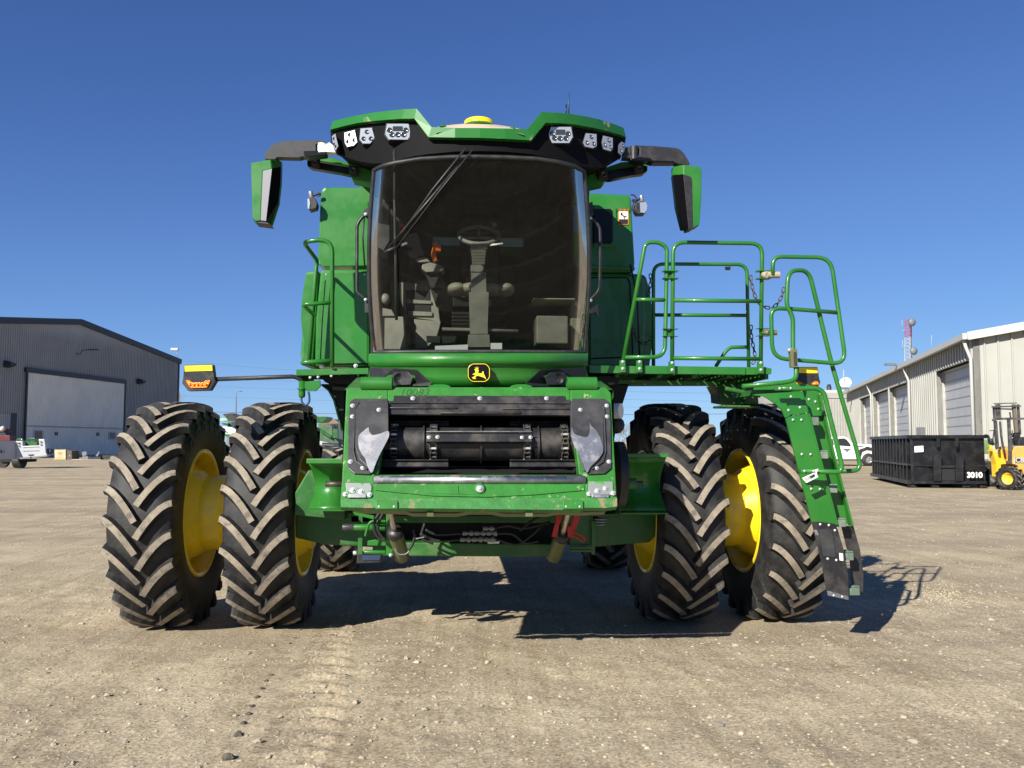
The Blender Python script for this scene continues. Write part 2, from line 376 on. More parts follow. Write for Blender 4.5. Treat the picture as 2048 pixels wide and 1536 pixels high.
def gz(x, y):
    d = sqrt(x*x+(y+3)**2); f = max(0, min(1, (14-d)/4))
    if f <= 0: return 0.
    z = .014*noise.noise(V((x*.8, y*.8, 0)))+.010*noise.noise(V((x*3.3, y*3.3, 4)))+.007*noise.noise(V((x*9, y*9, 8)))+.014*max(0, noise.noise(V((x*13, y*9, 2))))+.005*noise.noise(V((x*5, y*.5, 9)))
    t = (y-TR1.y)/(TR0.y-TR1.y)
    if -1 < t < 1.05:
        cx = TR1.x+(TR0.x-TR1.x)*t; u = (x-cx)/.19
        if abs(u) < 1:
            ph = (y*4.0+abs(u)*.45)
            z += (.056*max(0, sin(ph*2*pi)+.1*noise.noise(V((x*20, y*20, 3))))-.020)*(1-u**6)*(.55+.7*noise.noise(V((x*4, y*4, 1))))
    k = min(1, max(0, (abs(abs(x)-2.2)-.2)/1.0 + max(0, abs(y)-.5)))
    return z*f*k
def axis_vals(lo, hi, step, far):
    v = []; x = lo
    while x <= hi: v.append(x); x += step
    s = step; x = hi; y = lo; r = []; l = []
    while x < far: s *= 1.35; x += s; r.append(x)
    s = step
    while y > -far: s *= 1.35; y -= s; l.append(y)
    return l[::-1]+v+r
xs = axis_vals(-5.2, 5.4, .035, 2500); ys = axis_vals(-7.2, 2.4, .04, 2500)
gv = []; gf = []
for y in ys:
    for x in xs: gv.append((x, y, gz(x, y)))
n = len(xs)
for j in range(len(ys)-1):
    for i in range(n-1): a = j*n+i; gf.append((a, a+1, a+n+1, a+n))
me = bpy.data.meshes.new('ground'); me.from_pydata(gv, [], gf); me.materials.append(gm); me.polygons.foreach_set('use_smooth', [True]*len(gf))
tag(bpy.data.objects.new('ground', me), kind='structure'); COL.objects.link(bpy.data.objects['ground'])
# loose stones
stm = mat('loose_stone', (.38, .31, .22), .9, col2=(.52, .45, .35), vscale=3, bump=.3, bscale=60)
stg = mat('sandy_stone', (.37, .315, .23), .95, var=.15, vscale=5, bump=.2, bscale=60); stk = mat('grey_stone', (.20, .18, .16), .9, var=.3, vscale=5)
std = mat('dark_clod', (.09, .075, .06), .95, var=.2, vscale=20)
def stone(b, x, y, r, m, sq=.6):
    z = gz(x, y); vs = []; n = 6; o = random.random()*6; e = random.uniform(.6, 1)
    for (h, rr) in ((-.3, .8), (.25, 1.), (.75, .6)):
        for k in range(n):
            a = 2*pi*k/n; q = r*rr*random.uniform(.75, 1.15)
            c, s = cos(a)*q, sin(a)*q*e; vs.append((x+c*cos(o)-s*sin(o), y+c*sin(o)+s*cos(o), z+h*r*sq*random.uniform(.8, 1.2)))
    vs.append((x, y, z+r*sq)); fs = []
    for i in range(2):
        for k in range(n): a = i*n+k; c = i*n+(k+1) % n; fs.append((a, c, c+n, a+n))
    for k in range(n): fs.append((2*n+k, 2*n+(k+1) % n, 3*n))
    b.add(vs, fs, m)
b = MB()
for i in range(22000):
    y = random.uniform(0, 1)**1.6; d = 2.9+y*26
    x = random.uniform(-.68, .68)*d; p = CP+RT*x+V((FW.x, FW.y, 0))*d
    if abs(abs(p.x)-2.2) < .85 and abs(p.y) < .7: continue
    r = min(.030, random.lognormvariate(-5.12, .5))*(1+d*.02)
    stone(b, p.x, p.y, r, random.choices((stg, stm, stk), (86, 10, 4))[0])
tag(b.build('gravel', recalc=False), 'pale loose gravel and small stones scattered over the packed dirt yard', 'gravel', kind='stuff')
for (px, py, r) in ((813, 818+502, .034), (712, 1411, .028), (1760, 0, 0), (190, 1396, .024)):
    if r:
        b = MB(); p = G(px, py); stone(b, p.x, p.y, r, stm, .8)
        lab = {813: 'roundish pale stone on the dirt in front of the machine, centre of the yard', 712: 'small pale stone beside the ridged tyre print, near the bottom', 190: 'pale stone lying alone on the dirt towards the left edge'}[px]
        tag(b.build('stone'), lab, 'stone', 'larger stones on the yard')
for k, (px, py, r) in enumerate(((477, 1470, .020), (487, 1449, .018), (497, 1428, .018), (505, 1412, .016), (513, 1395, .016), (524, 1378, .014), (533, 1364, .014), (542, 1350, .016), (580, 1287, .012), (590, 1276, .012), (600, 1260, .012), (455, 1518, .030))):
    b = MB(); p = G(px, py)
    for j in range(4): stone(b, p.x+random.uniform(-.6, .6)*r, p.y+random.uniform(-.6, .6)*r, r*random.uniform(.9, 1.25), std, .8)
    o = b.build('dirt_clod')
    tag(o, 'biggest dark clod of the row, nearest the camera' if k == 11 else 'small dark dirt clod in the slanting row left of the ridged tyre print', 'dirt clod', 'dark clods in a row on the dirt' if k < 11 else None)
# spilled grain beside the ladder
b = MB(); gmn = mat('spilled_grain', (.56, .48, .32), .8, var=.2, vscale=60)
for i in range(600):
    p = G(random.gauss(1885, 55), 1187+random.gauss(0, 12)); stone(b, p.x, p.y, random.uniform(.004, .009), gmn)
tag(b.build('spilled_grain', recalc=False), 'pale spilled grain lying on the dirt right of the ladder', 'grain', kind='stuff')
# ------------------------------------------------------------------ the combine: wheels
combine = thing('combine_harvester', 'green combine harvester with dual front wheels and yellow rims, cab facing the camera, no header', 'combine harvester')
def tyre_mesh(R=1.02, W=.555, rb=.555, N=24, ang=.29, lh=.056, lw=.052, zc=.995, seg=96):
    b = MB(); hw = W/2
    bz = R-lh
    prof = [(-hw*.84, rb), (-hw*.93, rb+.05), (-hw*1.02, rb+.14*R), (-hw*1.04, rb+.24*R), (-hw*.97, bz-.075), (-hw*.88, bz-.03), (-hw*.5, bz-.008), (0, bz)]
    prof += [(-a, r) for a, r in prof[-2::-1]]
    b.lathe(prof, (0, 0, 0), (1, 0, 0), rubber, seg)
    b.lathe([(-hw*.84, rb), (-hw*.6, rb-.015), (hw*.6, rb-.015), (hw*.84, rb)], (0, 0, 0), (1, 0, 0), rubber, seg)
    T = [0, .12, .3, .5, .7, .85, .95, 1.0, 1.06]
    for s in (-1, 1):
        for k in range(N):
            a0 = 2*pi*(k+(.5 if s > 0 else 0))/N; P = []
            for t in T:
                tt = min(t, 1.); w = (.004+(hw*1.0-.004)*tt); al = a0+ang/R*(1-(1-tt)**1.55)
                crown = R-.045*(w/hw)**4*R*.9
                if t > 1.: w = hw*1.035; crown = R-.20*R
                base = bz-.02-.08*(max(0, w/hw-.75))
                if t > 1.: base = crown-.05
                P.append((w, al, crown, base))
            rows = []
            for i, (w, al, cr, ba) in enumerate(P):
                i0 = max(0, i-1); i1 = min(len(P)-2, i+1) if i < len(P)-1 else len(P)-2
                if i == len(P)-1: i0 = i-2
                dw = P[i1][0]-P[i0][0]; da = (P[i1][1]-P[i0][1])*R; l = sqrt(dw*dw+da*da) or 1
                nw, na = -da/l, dw/l; row = []
                for (o, rr) in ((-lw*.95, ba), (-lw*.5, cr), (lw*.5, cr), (lw*.85, ba)):
                    ww = w+nw*o*(1 if i < len(P)-1 else .4); aa = al+na*o/R
                    if i == len(P)-1: ww = w+(0 if rr == cr else -.06); rr = cr
                    ww = max(-.05, ww) ; row.append(V((s*ww, -rr*cos(aa), rr*sin(aa))))
                rows.append(row)
            vs = [p for r in rows for p in r]; n = 4
            fs = {0: [], 1: [], 2: []}
            for i in range(len(rows)-1):
                for j in range(3):
                    f = (i*n+j, i*n+j+1, (i+1)*n+j+1, (i+1)*n+j)
                    (fs[1] if (j == 1 and i < len(rows)-2) else fs[0]).append(f if s > 0 else f[::-1])
            fs[0].append((0, 3, 2, 1) if s > 0 else (0, 1, 2, 3)); e = (len(rows)-1)*n; fs[0].append((e, e+1, e+2, e+3) if s > 0 else (e+3, e+2, e+1, e))
            b.add(vs, fs[0], rubber); b.add(vs, fs[1], tread)
    # the tyre sits flat on the ground and bulges a little there
    nv = []
    for (x, y, z) in b.v:
        if z < -zc: z = -zc
        q = max(0, 1-(z+zc)/.35)
        nv.append((x*(1+.07*q*q), y, z))
    b.v = nv
    return b
def mesh_of(b, name, recalc=False):
    o = b.build(name, recalc=recalc); m = o.data; bpy.data.objects.remove(o); return m
front_tyre = mesh_of(tyre_mesh(), 'tyre')
def rim_mesh():
    b = MB()   # +x is towards the middle of the machine
    pr = [(.262, .50), (.268, .585), (.25, .60), (.235, .575), (.215, .545), (.16, .535), (.10, .51), (.06, .50), (.075, .485), (.13, .45), (.22, .40), (.30, .355), (.33, .345)]
    b.lathe([(.245, .548), (.262, .562), (.262, .582), (.245, .588)], (0, 0, 0), (1, 0, 0), yellow, 64)
    b.lathe([(.245, .548), (.20, .535), (.17, .52), (.06, .505), (.04, .50), (.06, .49), (.14, .44), (.24, .385), (.285, .35), (.30, .342)], (0, 0, 0), (1, 0, 0), yellow, 64)
    b.lathe([(-.245, .588), (-.262, .582), (-.262, .562), (-.245, .548), (-.20, .535), (-.05, .505), (.02, .50), (-.02, .42), (-.05, .2), (-.05, .001)], (0, 0, 0), (1, 0, 0), yellow, 64)
    return b
rim_me = mesh_of(rim_mesh(), 'rim')
hb = MB(); hb.lathe([(.30, .342), (.68, .342), (.68, .30), (.72, .001)], (0, 0, 0), (1, 0, 0), yellow, 48)
hub_out = mesh_of(hb, 'wheel')
hb = MB(); hb.lathe([(.30, .342), (.33, .34), (.34, .30), (.34, .18), (.40, .17), (.40, .001)], (0, 0, 0), (1, 0, 0), yellow, 48)
hub_in = mesh_of(hb, 'wheel')
XI, XO = 1.83, 2.76
def wheel(x, hubm, rot, z=.995, y=0, tm=None, rm=None, sc=1.):
    s = 1 if x < 0 else -1
    h = bpy.data.objects.new('wheel', hubm); COL.objects.link(h); h.parent = combine; h.location = (x, y, z); h.scale = (s*sc, sc, sc)
    t = bpy.data.objects.new('tyre', tm or front_tyre); COL.objects.link(t); t.parent = h; t.scale = (s, 1, 1)
    r = bpy.data.objects.new('rim', rm or rim_me); COL.objects.link(r); r.parent = h
    return h
for k, x in enumerate((-XO-.025, -XI-.02, XI, XO)):
    wheel(x, hub_out if abs(x) > 2 else hub_in, 0)
lett = mat('raised_rubber_letter', (.03, .03, .03), .6)
wl0 = [o for o in combine.children if o.name.startswith('wheel') and o.location.x < -2.5][0]
for i_, ch_ in enumerate('GOODYEAR'):
    th = radians(52-13.5*i_); c_ = V((.2865, -sin(th)*.80, cos(th)*.80))
    text('sidewall_letter', ch_, c_, (0, cos(th), sin(th)), (0, -sin(th), cos(th)), .135, lett, wl0, .005, bold=.003)
rear_t = mesh_of(tyre_mesh(R=.80, W=.50, rb=.44, N=18, ang=.25, lh=.05, lw=.06, zc=.785, seg=64), 'tyre')
rb_ = MB(); rb_.lathe([(.21, .45), (.225, .47), (.21, .43), (.10, .40), (.05, .25), (.05, .001)], (0, 0, 0), (1, 0, 0), yellow, 40); rb_.lathe([(-.21, .45), (-.225, .47), (-.21, .43), (-.02, .40), (.0, .001)], (0, 0, 0), (1, 0, 0), yellow, 40)
rear_r = mesh_of(rb_, 'rim'); hb = MB(); hb.lathe([(.05, .14), (.18, .14), (.18, .001)], (0, 0, 0), (1, 0, 0), yellow, 24); rear_h = mesh_of(hb, 'wheel')
for x in (-1.75, 1.75): wheel(x, rear_h, 0, z=.785, y=3.3, tm=rear_t, rm=rear_r)
# ------------------------------------------------------------------ the combine: roof and lamps
def ZZ(ox, oy, s): return lambda x, y: (ox+x/s, oy+y/s)
z1 = ZZ(480, 160, 4.2667); z2 = ZZ(940, 160, 4.2667); z3 = ZZ(720, 420, 4.2667); z4 = ZZ(640, 1000, 6.4)
z5 = ZZ(660, 730, 3.4133); z6 = ZZ(1140, 440, 3.4133); z7 = ZZ(1380, 740, 3.0725); z8 = ZZ(1400, 720, 7.314)
z9 = ZZ(930, 1000, 5.851); z10 = ZZ(560, 420, 3.658); z11 = ZZ(340, 690, 5.689); z12 = ZZ(1220, 780, 3.072); z13 = ZZ(1540, 760, 6.4); z14 = ZZ(180, 780, 3.072)
def Yroof(px, py=0): return -2.0+.62*min(1.3, abs((px-957)/297))**2.2
def lerp_curve(pts, x):
    for i in range(len(pts)-1):
        if x <= pts[i+1][0] or i == len(pts)-2:
            a, b_ = pts[i], pts[i+1]; t = (x-a[0])/(b_[0]-a[0]); return a[1]+(b_[1]-a[1])*t
def resample(keys, xs): return [(x, lerp_curve(keys, x)) for x in xs]
top = [(665, 242.5), (690, 236), (714, 231), (745, 225.5), (780, 221), (810, 218.5), (833, 217), (863, 254), (910, 256), (960, 256), (1010, 257), (1055, 258.5), (1083, 224), (1110, 225), (1137, 227), (1170, 232.5), (1198, 238.5), (1225, 247), (1247, 255.5)]
bot = [(660.5, 259), (688, 252), (714, 246), (745, 242), (773, 239.5), (803, 237.5), (829, 237), (857, 274), (910, 275), (960, 275.5), (1010, 277.5), (1062, 280.5), (1091, 245.5), (1118, 246), (1151, 249), (1185, 255), (1215, 262), (1236, 268), (1252, 274)]
roof = MB()
# shell: brow front, its top edge back over the cab, flat underside
def rowat(pts, dy, dz=0., sx=0.): return [A(x, y, Yroof(x)+0)+V((0, dy, dz)) for x, y in pts]
t0 = rowat(top, .0); t1 = [p+V((0, .03, .012)) for p in t0]
back = [V((p.x*.96, .15, p.z-.05)) for p in t0]
mid = [V((p.x*.99, (p.y+.15)/2, p.z+.01)) for p in t0]
b0 = rowat(bot, .0)
roof.strip([b0, t0, t1, mid, back], roofgreen, False)
roof.strip([[p+V((0, .06, 0)) for p in b0], b0], roofgreen, False)
e0 = [V((p.x, p.y, p.z-.16)) for p in back]; roof.strip([back, e0], green, False)
Rf = roof.build('roof', combine)
# black fascia under the brow, curving back down to the top of the windscreen
fasc = MB()
f0 = [A(x, y, Yroof(x)+.06) for x, y in bot]
fb = [(664, 303), (690, 313), (715, 322), (745, 327), (773, 326), (803, 318), (829, 312), (857, 308), (910, 303), (960, 302), (1010, 303), (1062, 308), (1091, 314), (1118, 320), (1151, 330), (1185, 336), (1210, 330), (1235, 320), (1247, 306)]
f1 = [A(x, y, Yroof(x)+.05) for x, y in fb]
f2 = [A(957+(x-957)*.93, y+12, -1.25) for x, y in fb]
f3 = [V((p.x*.8, -.1, p.z+.03)) for p in f2]
fasc.strip([f0, f1], fblack, True); fasc.strip([f1, f2, f3], fblack, True)
# vertical closing cheeks of the fascia at both ends
fasc.prism([f0[0], f1[0], f2[0], V((f2[0].x, -1.0, f0[0].z))], (.02, 0, 0), blackg); fasc.prism([f0[-1], f1[-1], f2[-1], V((f2[-1].x, -1.0, f0[-1].z))], (-.02, 0, 0), blackg)
for (x0, x1, y0, y1) in ((1235, 1370, 520, 552), (1530, 1600, 500, 535), (985, 1015, 590, 608)):
    pass
fasc.build('lamp_fascia', Rf)
# dusty dome, yellow receiver, small green bosses
dome = MB()
rows = []
for j, (py, Y) in enumerate(((258, -1.97), (252, -1.85), (248.5, -1.7), (247, -1.5), (249, -1.2))):
    r = []
    for i in range(13):
        t = i/12; px = 872+(1046-872)*t
        p = A(957, py, Y); x = A(px, py, -1.9).x; z = p.z-.035*(2*t-1)**2
        r.append(V((x, Y, z)))
    rows.append(r)
dome.strip(rows, roofdust); dome.build('roof_top', Rf, recalc=False)
rc = MB(); c = A(958, 240, -1.45); rc.lathe([(-.045, .135), (-.02, .125), (-.01, .118), (.012, .118), (.022, .105), (.026, .001)], c+V((0, 0, -.03)), (0, 0, 1), yellow, 32)
rc.lathe([(-.075, .15), (-.045, .12)], c, (0, 0, 1), green, 24); rc.build('receiver', Rf)
for (x, y) in ((1735, 375), (2048, 388), (2325, 393)): 
    bb = MB(); c = A(*z1(x, y), -1.72); bb.lathe([(-.03, .034), (-.012, .018), (.0, .006), (.0, .001)], c, (0, 0, 1), green, 12); bb.build('boss', Rf)
bb = MB(); bb.tube([A(1137.4, 232, -1.0), A(1137.4, 184, -1.0)], [.007, .006], bluehose, 6); bb.tube([A(1132.5, 232, -1.05), A(1132.5, 209, -1.05)], .006, blackm, 6); bb.build('antenna', Rf)
# work lights
def yplane(pts):
    cx = sum(p[0] for p in pts)/len(pts); return Yroof(cx)+.02
def lamp(pts, leds, rled, Y=None, parent=Rf, yaw=0., d=.09, name='work_light', bar=None):
    Y = yplane(pts) if Y is None else Y; b = MB(); cx = sum(p[0] for p in pts)/len(pts); cy = sum(p[1] for p in pts)/len(pts)
    ctr = A(cx, cy, Y)
    def P(x, y, off=0.):
        p = A(x, y, Y); return V((p.x, Y+(p.x-ctr.x)*yaw-off, p.z))
    def grow(k): return [(cx+(x-cx)*k, cy+(y-cy)*k) for x, y in pts]
    b.prism([P(x, y, .0) for x, y in grow(1.10)], (0, d, 0), black); b.prism([P(x, y, .010) for x, y in grow(1.0)], (0, .012, 0), lens)
    for q in leds:
        p = P(*q, .0115); b.lathe([(0, .0001), (0, rled*.8), (.004, rled*1.05), (-.004, rled*1.25)], p, (0, -1, 0), led, 12)
    if bar: b.prism([P(x, y, .014) for x, y in bar], (0, .006, 0), led)
    return b.build(name, parent, recalc=True)
def zz(f, pts): return [f(*p) for p in pts]
lamp(zz(z1, [(1255, 378), (1440, 378), (1455, 480), (1430, 512), (1270, 510), (1240, 465)]), zz(z1, [(1277, 432), (1415, 432), (1298, 470), (1347, 470), (1397, 470)]), .018, bar=zz(z1, [(1305, 400), (1388, 400), (1388, 438), (1305, 438)]))
lamp(zz(z1, [(1030, 418), (1125, 412), (1150, 500), (1110, 545), (1050, 545), (1022, 510)]), zz(z1, [(1083, 446), (1055, 504), (1117, 503)]), .015)
lamp(zz(z1, [(890, 448), (980, 437), (1003, 540), (975, 565), (915, 568), (895, 530)]), zz(z1, [(938, 470), (922, 527), (978, 520)]), .014, yaw=-.35)
lamp(zz(z2, [(690, 405), (860, 405), (875, 490), (845, 540), (700, 540), (668, 475)]), zz(z2, [(703, 460), (835, 462), (720, 500), (768, 502), (817, 502)]), .018, bar=zz(z2, [(730, 428), (810, 428), (810, 470), (730, 470)]))
lamp(zz(z2, [(985, 462), (1080, 460), (1082, 560), (1050, 582), (980, 575), (962, 545)]), zz(z2, [(1028, 488), (992, 541), (1051, 544)]), .014, yaw=.3)
lamp(zz(z2, [(1130, 485), (1220, 490), (1222, 580), (1200, 605), (1130, 598), (1118, 570)]), zz(z2, [(1176, 513), (1140, 560), (1195, 568)]), .013, yaw=.5)
lamp(zz(z2, [(1290, 530), (1330, 535), (1320, 600), (1290, 648), (1257, 632), (1265, 560)]), zz(z2, [(1303, 560), (1280, 610)]), .012, Y=-1.42, yaw=.9)
lamp(zz(z1, [(780, 470), (815, 462), (845, 580), (820, 608), (795, 570)]), zz(z1, [(805, 500), (825, 575), (808, 550)]), .011, Y=-1.48, yaw=-1.2, d=.10)
# ------------------------------------------------------------------ mirrors
def mirror(arm, armlow, faces, Yc, side, grip):
    b = MB()
    b.slab(arm, -1.38, .09, black); m = b.build('mirror', combine, .008)
    a2 = MB(); a2.slab(armlow, -1.385, .10, blackg); a2.build('arm_cover', m, .004)
    mt = MB(); mt.cyl(A(*grip[0], -1.36), A(*grip[1], -1.36), .035, white if side < 0 else black, 12)
    if side < 0: mt.slab(zz(z1, [(710, 570), (760, 530), (800, 560), (830, 600), (820, 618), (715, 610)]), -1.40, .08, white)
    else: mt.slab(zz(z2, [(1330, 570), (1390, 565), (1390, 670), (1300, 665)]), -1.36, .08, black)
    mt.build('arm_joint', m, .004)
    return m
mL = mirror(zz(z1, [(205, 662), (215, 625), (240, 590), (285, 548), (340, 526), (430, 519), (600, 513), (700, 512), (720, 518), (722, 545), (645, 545), (645, 610), (720, 612), (730, 632), (570, 655), (535, 650), (505, 660), (380, 658), (320, 656), (295, 675), (215, 672)]),
            zz(z1, [(540, 606), (735, 600), (735, 636), (570, 657), (545, 640)]), None, 0, -1, (z1(700, 545), z1(700, 625)))
b = MB()
fl = zz(z1, [(92, 706), (262, 676), (273, 755), (195, 775), (176, 1198), (130, 1205), (106, 1180)])
b.slab(fl, -1.44, .16, green)
b.prism([A(*z1(262, 676), -1.44), A(*z1(273, 755), -1.44), A(*z1(350, 740), -1.32), A(*z1(352, 692), -1.32)], (0, .06, 0), green)
b.build('mirror_housing', mL, .006)
b = MB(); b.slab(zz(z1, [(195, 775), (273, 755), (222, 1205), (176, 1198)]), -1.442, .16, silver)
b.prism([A(*z1(273, 755), -1.44), A(*z1(350, 740), -1.32), A(*z1(345, 880), -1.32), A(*z1(327, 1045), -1.32), A(*z1(265, 1235), -1.33), A(*z1(222, 1207), -1.44)], (0, .06, 0), blackg)
b.slab(zz(z1, [(106, 1182), (130, 1205), (222, 1207), (265, 1235), (130, 1218)]), -1.43, .14, black)
b.build('mirror_glass_surround', mL, .003)
mR = mirror(zz(z2, [(1380, 560), (1420, 556), (1560, 562), (1750, 577), (1795, 592), (1830, 630), (1860, 680), (1878, 715), (1858, 727), (1780, 716), (1745, 702), (1560, 702), (1520, 690), (1370, 685), (1368, 640), (1448, 640), (1448, 585), (1375, 585)]),
            zz(z2, [(1370, 650), (1540, 665), (1560, 685), (1740, 690), (1745, 703), (1560, 703), (1520, 690), (1370, 685)]), None, 0, 1, (z2(1400, 570), z2(1400, 680)))
b = MB()
b.slab(zz(z2, [(1820, 722), (1960, 738), (1977, 762), (1975, 1020), (1958, 1235), (1905, 1262), (1895, 840), (1820, 808)]), -1.44, .16, green)
b.prism([A(*z2(1732, 740), -1.34), A(*z2(1820, 722), -1.44), A(*z2(1820, 806), -1.44), A(*z2(1730, 812), -1.34)], (0, .06, 0), green); b.build('mirror_housing', mR, .006)
b = MB(); b.slab(zz(z2, [(1820, 806), (1880, 822), (1896, 850), (1904, 1262), (1866, 1272)]), -1.442, .15, black)
b.prism([A(*z2(1730, 812), -1.34), A(*z2(1820, 806), -1.44), A(*z2(1866, 1272), -1.44), A(*z2(1808, 1272), -1.34), A(*z2(1760, 1080), -1.34)], (0, .06, 0), blackg)
b.slab(zz(z2, [(1866, 1272), (1945, 1245), (1958, 1236), (1905, 1262)]), -1.44, .1, black); b.build('mirror_glass_surround', mR, .003)
# green camera arms below the mirror arms
b = MB(); b.slab(zz(z1, [(568, 648), (600, 635), (720, 655), (800, 665), (900, 700), (1110, 730), (1125, 880), (960, 850), (945, 820), (1000, 760), (1010, 740), (660, 690), (575, 690)]), -1.15, .16, green)
m = b.build('camera_arm', combine, .006)
b = MB(); b.slab(zz(z1, [(573, 680), (600, 690), (900, 740), (1008, 748), (1000, 815), (930, 808), (850, 790), (610, 750), (573, 730)]), -1.18, .08, blackg); b.build('camera_bar', m, .006)
for (x, y) in ((645, 712), (968, 775)):
    b = MB(); c = A(*z1(x, y), -1.18); b.box(c, (.075, .03, .075), black); b.lathe([(0, .03), (.02, .026), (.02, .018), (.005, .001)], c+V((0, -.01, 0)), (0, -1, 0), led, 14); b.build('camera', m, .004)
b = MB(); b.slab(zz(z2, [(1050, 790), (1130, 755), (1290, 700), (1500, 685), (1518, 710), (1515, 770), (1400, 745), (1140, 790), (1170, 850), (1140, 880), (1000, 910), (1000, 800)]), -1.15, .16, green)
m = b.build('camera_arm', combine, .006)
b = MB(); b.slab(zz(z2, [(1075, 795), (1350, 745), (1480, 725), (1515, 735), (1515, 775), (1480, 800), (1380, 812), (1210, 848), (1100, 850)]), -1.18, .08, blackg); b.build('camera_bar', m, .006)
for (x, y) in ((1440, 762), (1135, 812)):
    b = MB(); c = A(*z2(x, y), -1.18); b.box(c, (.08, .03, .08), black); b.lathe([(0, .03), (.02, .026), (.02, .018), (.005, .001)], c+V((0, -.01, 0)), (0, -1, 0), led, 14); b.build('camera', m, .004)

# ------------------------------------------------------------------ cab
XL = A(742, 550, -1.25).x; XR = A(1176, 550, -1.25).x; XC = (XL+XR)/2
ZF = A(957, 704, -1.8).z; ZT = A(957, 312, -1.6).z
cab = MB()
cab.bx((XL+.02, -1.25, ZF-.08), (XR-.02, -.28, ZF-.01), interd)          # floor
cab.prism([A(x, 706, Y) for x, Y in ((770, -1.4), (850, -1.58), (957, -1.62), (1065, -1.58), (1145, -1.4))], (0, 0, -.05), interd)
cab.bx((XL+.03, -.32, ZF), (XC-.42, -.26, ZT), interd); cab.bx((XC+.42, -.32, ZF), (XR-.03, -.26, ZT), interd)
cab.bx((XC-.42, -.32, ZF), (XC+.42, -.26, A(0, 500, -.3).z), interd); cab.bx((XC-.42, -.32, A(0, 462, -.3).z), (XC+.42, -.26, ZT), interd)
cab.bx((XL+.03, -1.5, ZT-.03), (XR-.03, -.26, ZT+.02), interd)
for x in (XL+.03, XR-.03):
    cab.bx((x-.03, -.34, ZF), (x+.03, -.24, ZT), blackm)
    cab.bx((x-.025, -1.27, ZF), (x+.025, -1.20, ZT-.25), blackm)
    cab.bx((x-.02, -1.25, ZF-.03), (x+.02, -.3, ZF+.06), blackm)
Cab = cab.build('cab', combine)
def Yws(px, py=0): u = (px-957)/212; return -1.57+.05*u*u+.13*abs(u)**10
tops = [(748, 341), (762, 333), (790, 326), (840, 318), (900, 314.5), (957, 313.5), (1015, 315), (1075, 318), (1120, 325), (1150, 333), (1168, 343)]
tops = [(748+420*i/44, lerp_curve(tops, 748+420*i/44)) for i in range(45)]
def wsrow(t):
    r = []; k = len(tops)
    for i, (x, y) in enumerate(tops):
        bx_ = 748+(1168-748)*i/(k-1); by = 703.5+2.5*((i-(k-1)/2)/((k-1)/2))**2*.6
        bow = 10*sin(pi*t)*((i-(k-1)/2)/((k-1)/2))
        xx = x+(bx_-x)*t+bow; yy = y+(by-y)*t
        p = A(xx, yy, Yws(x+(bx_-x)*t)-.40*(1-t)-.015*sin(pi*t)); r.append(p)
    return r
ws = MB(); rows = [wsrow(j/12) for j in range(13)]; ws.strip(rows, glass); W_ = ws.build('windshield', Cab, recalc=False)
# black seal round the windscreen
sl_ = MB(); ring = rows[0]+[r[-1] for r in rows[1:-1]]+rows[-1][::-1]+[r[0] for r in rows[1:-1]][::-1]; ring.append(ring[0])
sl_.tube(ring, .018, black, 6, False); sl_.build('windshield_seal', W_)
for x, py0, py1 in ((XL, 350, 690), (XR, 350, 690)):
    sg = MB(); sg.prism([(x, -1.22, ZF+.05), (x, -.3, ZF+.05), (x, -.3, ZT-.05), (x, -1.15, ZT-.08)], (.006 if x < 0 else -.006, 0, 0), sideglass); sg.build('side_window', Cab)
# wipers
wp = MB()
wp.tube([A(*z1(1925, 585), -2.04), A(*z1(1640, 940), -1.93), A(*z1(1320, 1400), -1.80)], .009, black, 6); wp.tube([A(*z1(1990, 590), -2.04), A(*z1(1700, 950), -1.93), A(*z1(1330, 1440), -1.80)], .006, black, 6)
wp.tube([A(*z1(1860, 735), -1.98), A(*z1(1240, 1460), -1.80)], [.012, .006], blackm, 6); wp.tube([A(*z1(1230, 1470), -1.8), A(*z1(1330, 1430), -1.81)], .012, black, 6)
wp.build('wiper', Cab)
wp = MB(); wp.tube([A(789, 300, -1.88), A(789, 400, -1.85), A(791, 500, -1.78), A(793, 640, -1.66)], .012, black, 6); wp.build('wiper', Cab)
b = MB(); b.slab(zz(z3, [(565, 207), (1450, 212), (1450, 318), (562, 300)]), -.30, .006, mat('rear_window_daylight', (.34, .52, .55), .25, spec=.8)); b.build('rear_window', Cab)  # opaque pane; the daylight seen through it is put into its pale colour
# dashboard pod behind the left pillar and the interior
b = MB(); b.slab(zz(z3, [(145, 110), (250, 130), (250, 260), (200, 345), (125, 300)]), -1.32, .02, charcoal); b.build('sun_shade', Cab)
st = MB(); c = A(*z3(1015, 215), -1.15); tilt = Matrix.Rotation(radians(40), 3, 'X'); R = .165; ring = [c+tilt @ V((R*cos(t), R*sin(t)*.95, 0)) for t in [2*pi*i/28 for i in range(29)]]
st.tube(ring, .018, wheelgrey, 8, False)
for a in (200, 340, 90): st.tube([c+tilt @ V((0, 0, -.02)), c+tilt @ V((R*cos(radians(a)), R*sin(radians(a)), 0))], .013, wheelgrey, 6)
st.ball(c+tilt @ V((.13, .14, .03)), .024, wheelgrey)
stw = st.build('steering_wheel', Cab)
b = MB()
b.slab(zz(z3, [(950, 270), (1085, 275), (1088, 330), (940, 330)]), -1.3, .14, inter)
for i in range(10): y = 338+i*13; b.slab(zz(z3, [(950+i, y), (1075-i, y), (1075-i, y+9), (950+i, y+9)]), -1.31+.0*i, .13, inter); b.slab(zz(z3, [(958+i, y+8), (1066-i, y+8), (1066-i, y+14), (958+i, y+14)]), -1.29, .10, interd)
b.slab(zz(z3, [(945, 468), (1035, 468), (1055, 485), (1050, 530), (945, 525)]), -1.34, .15, inter)
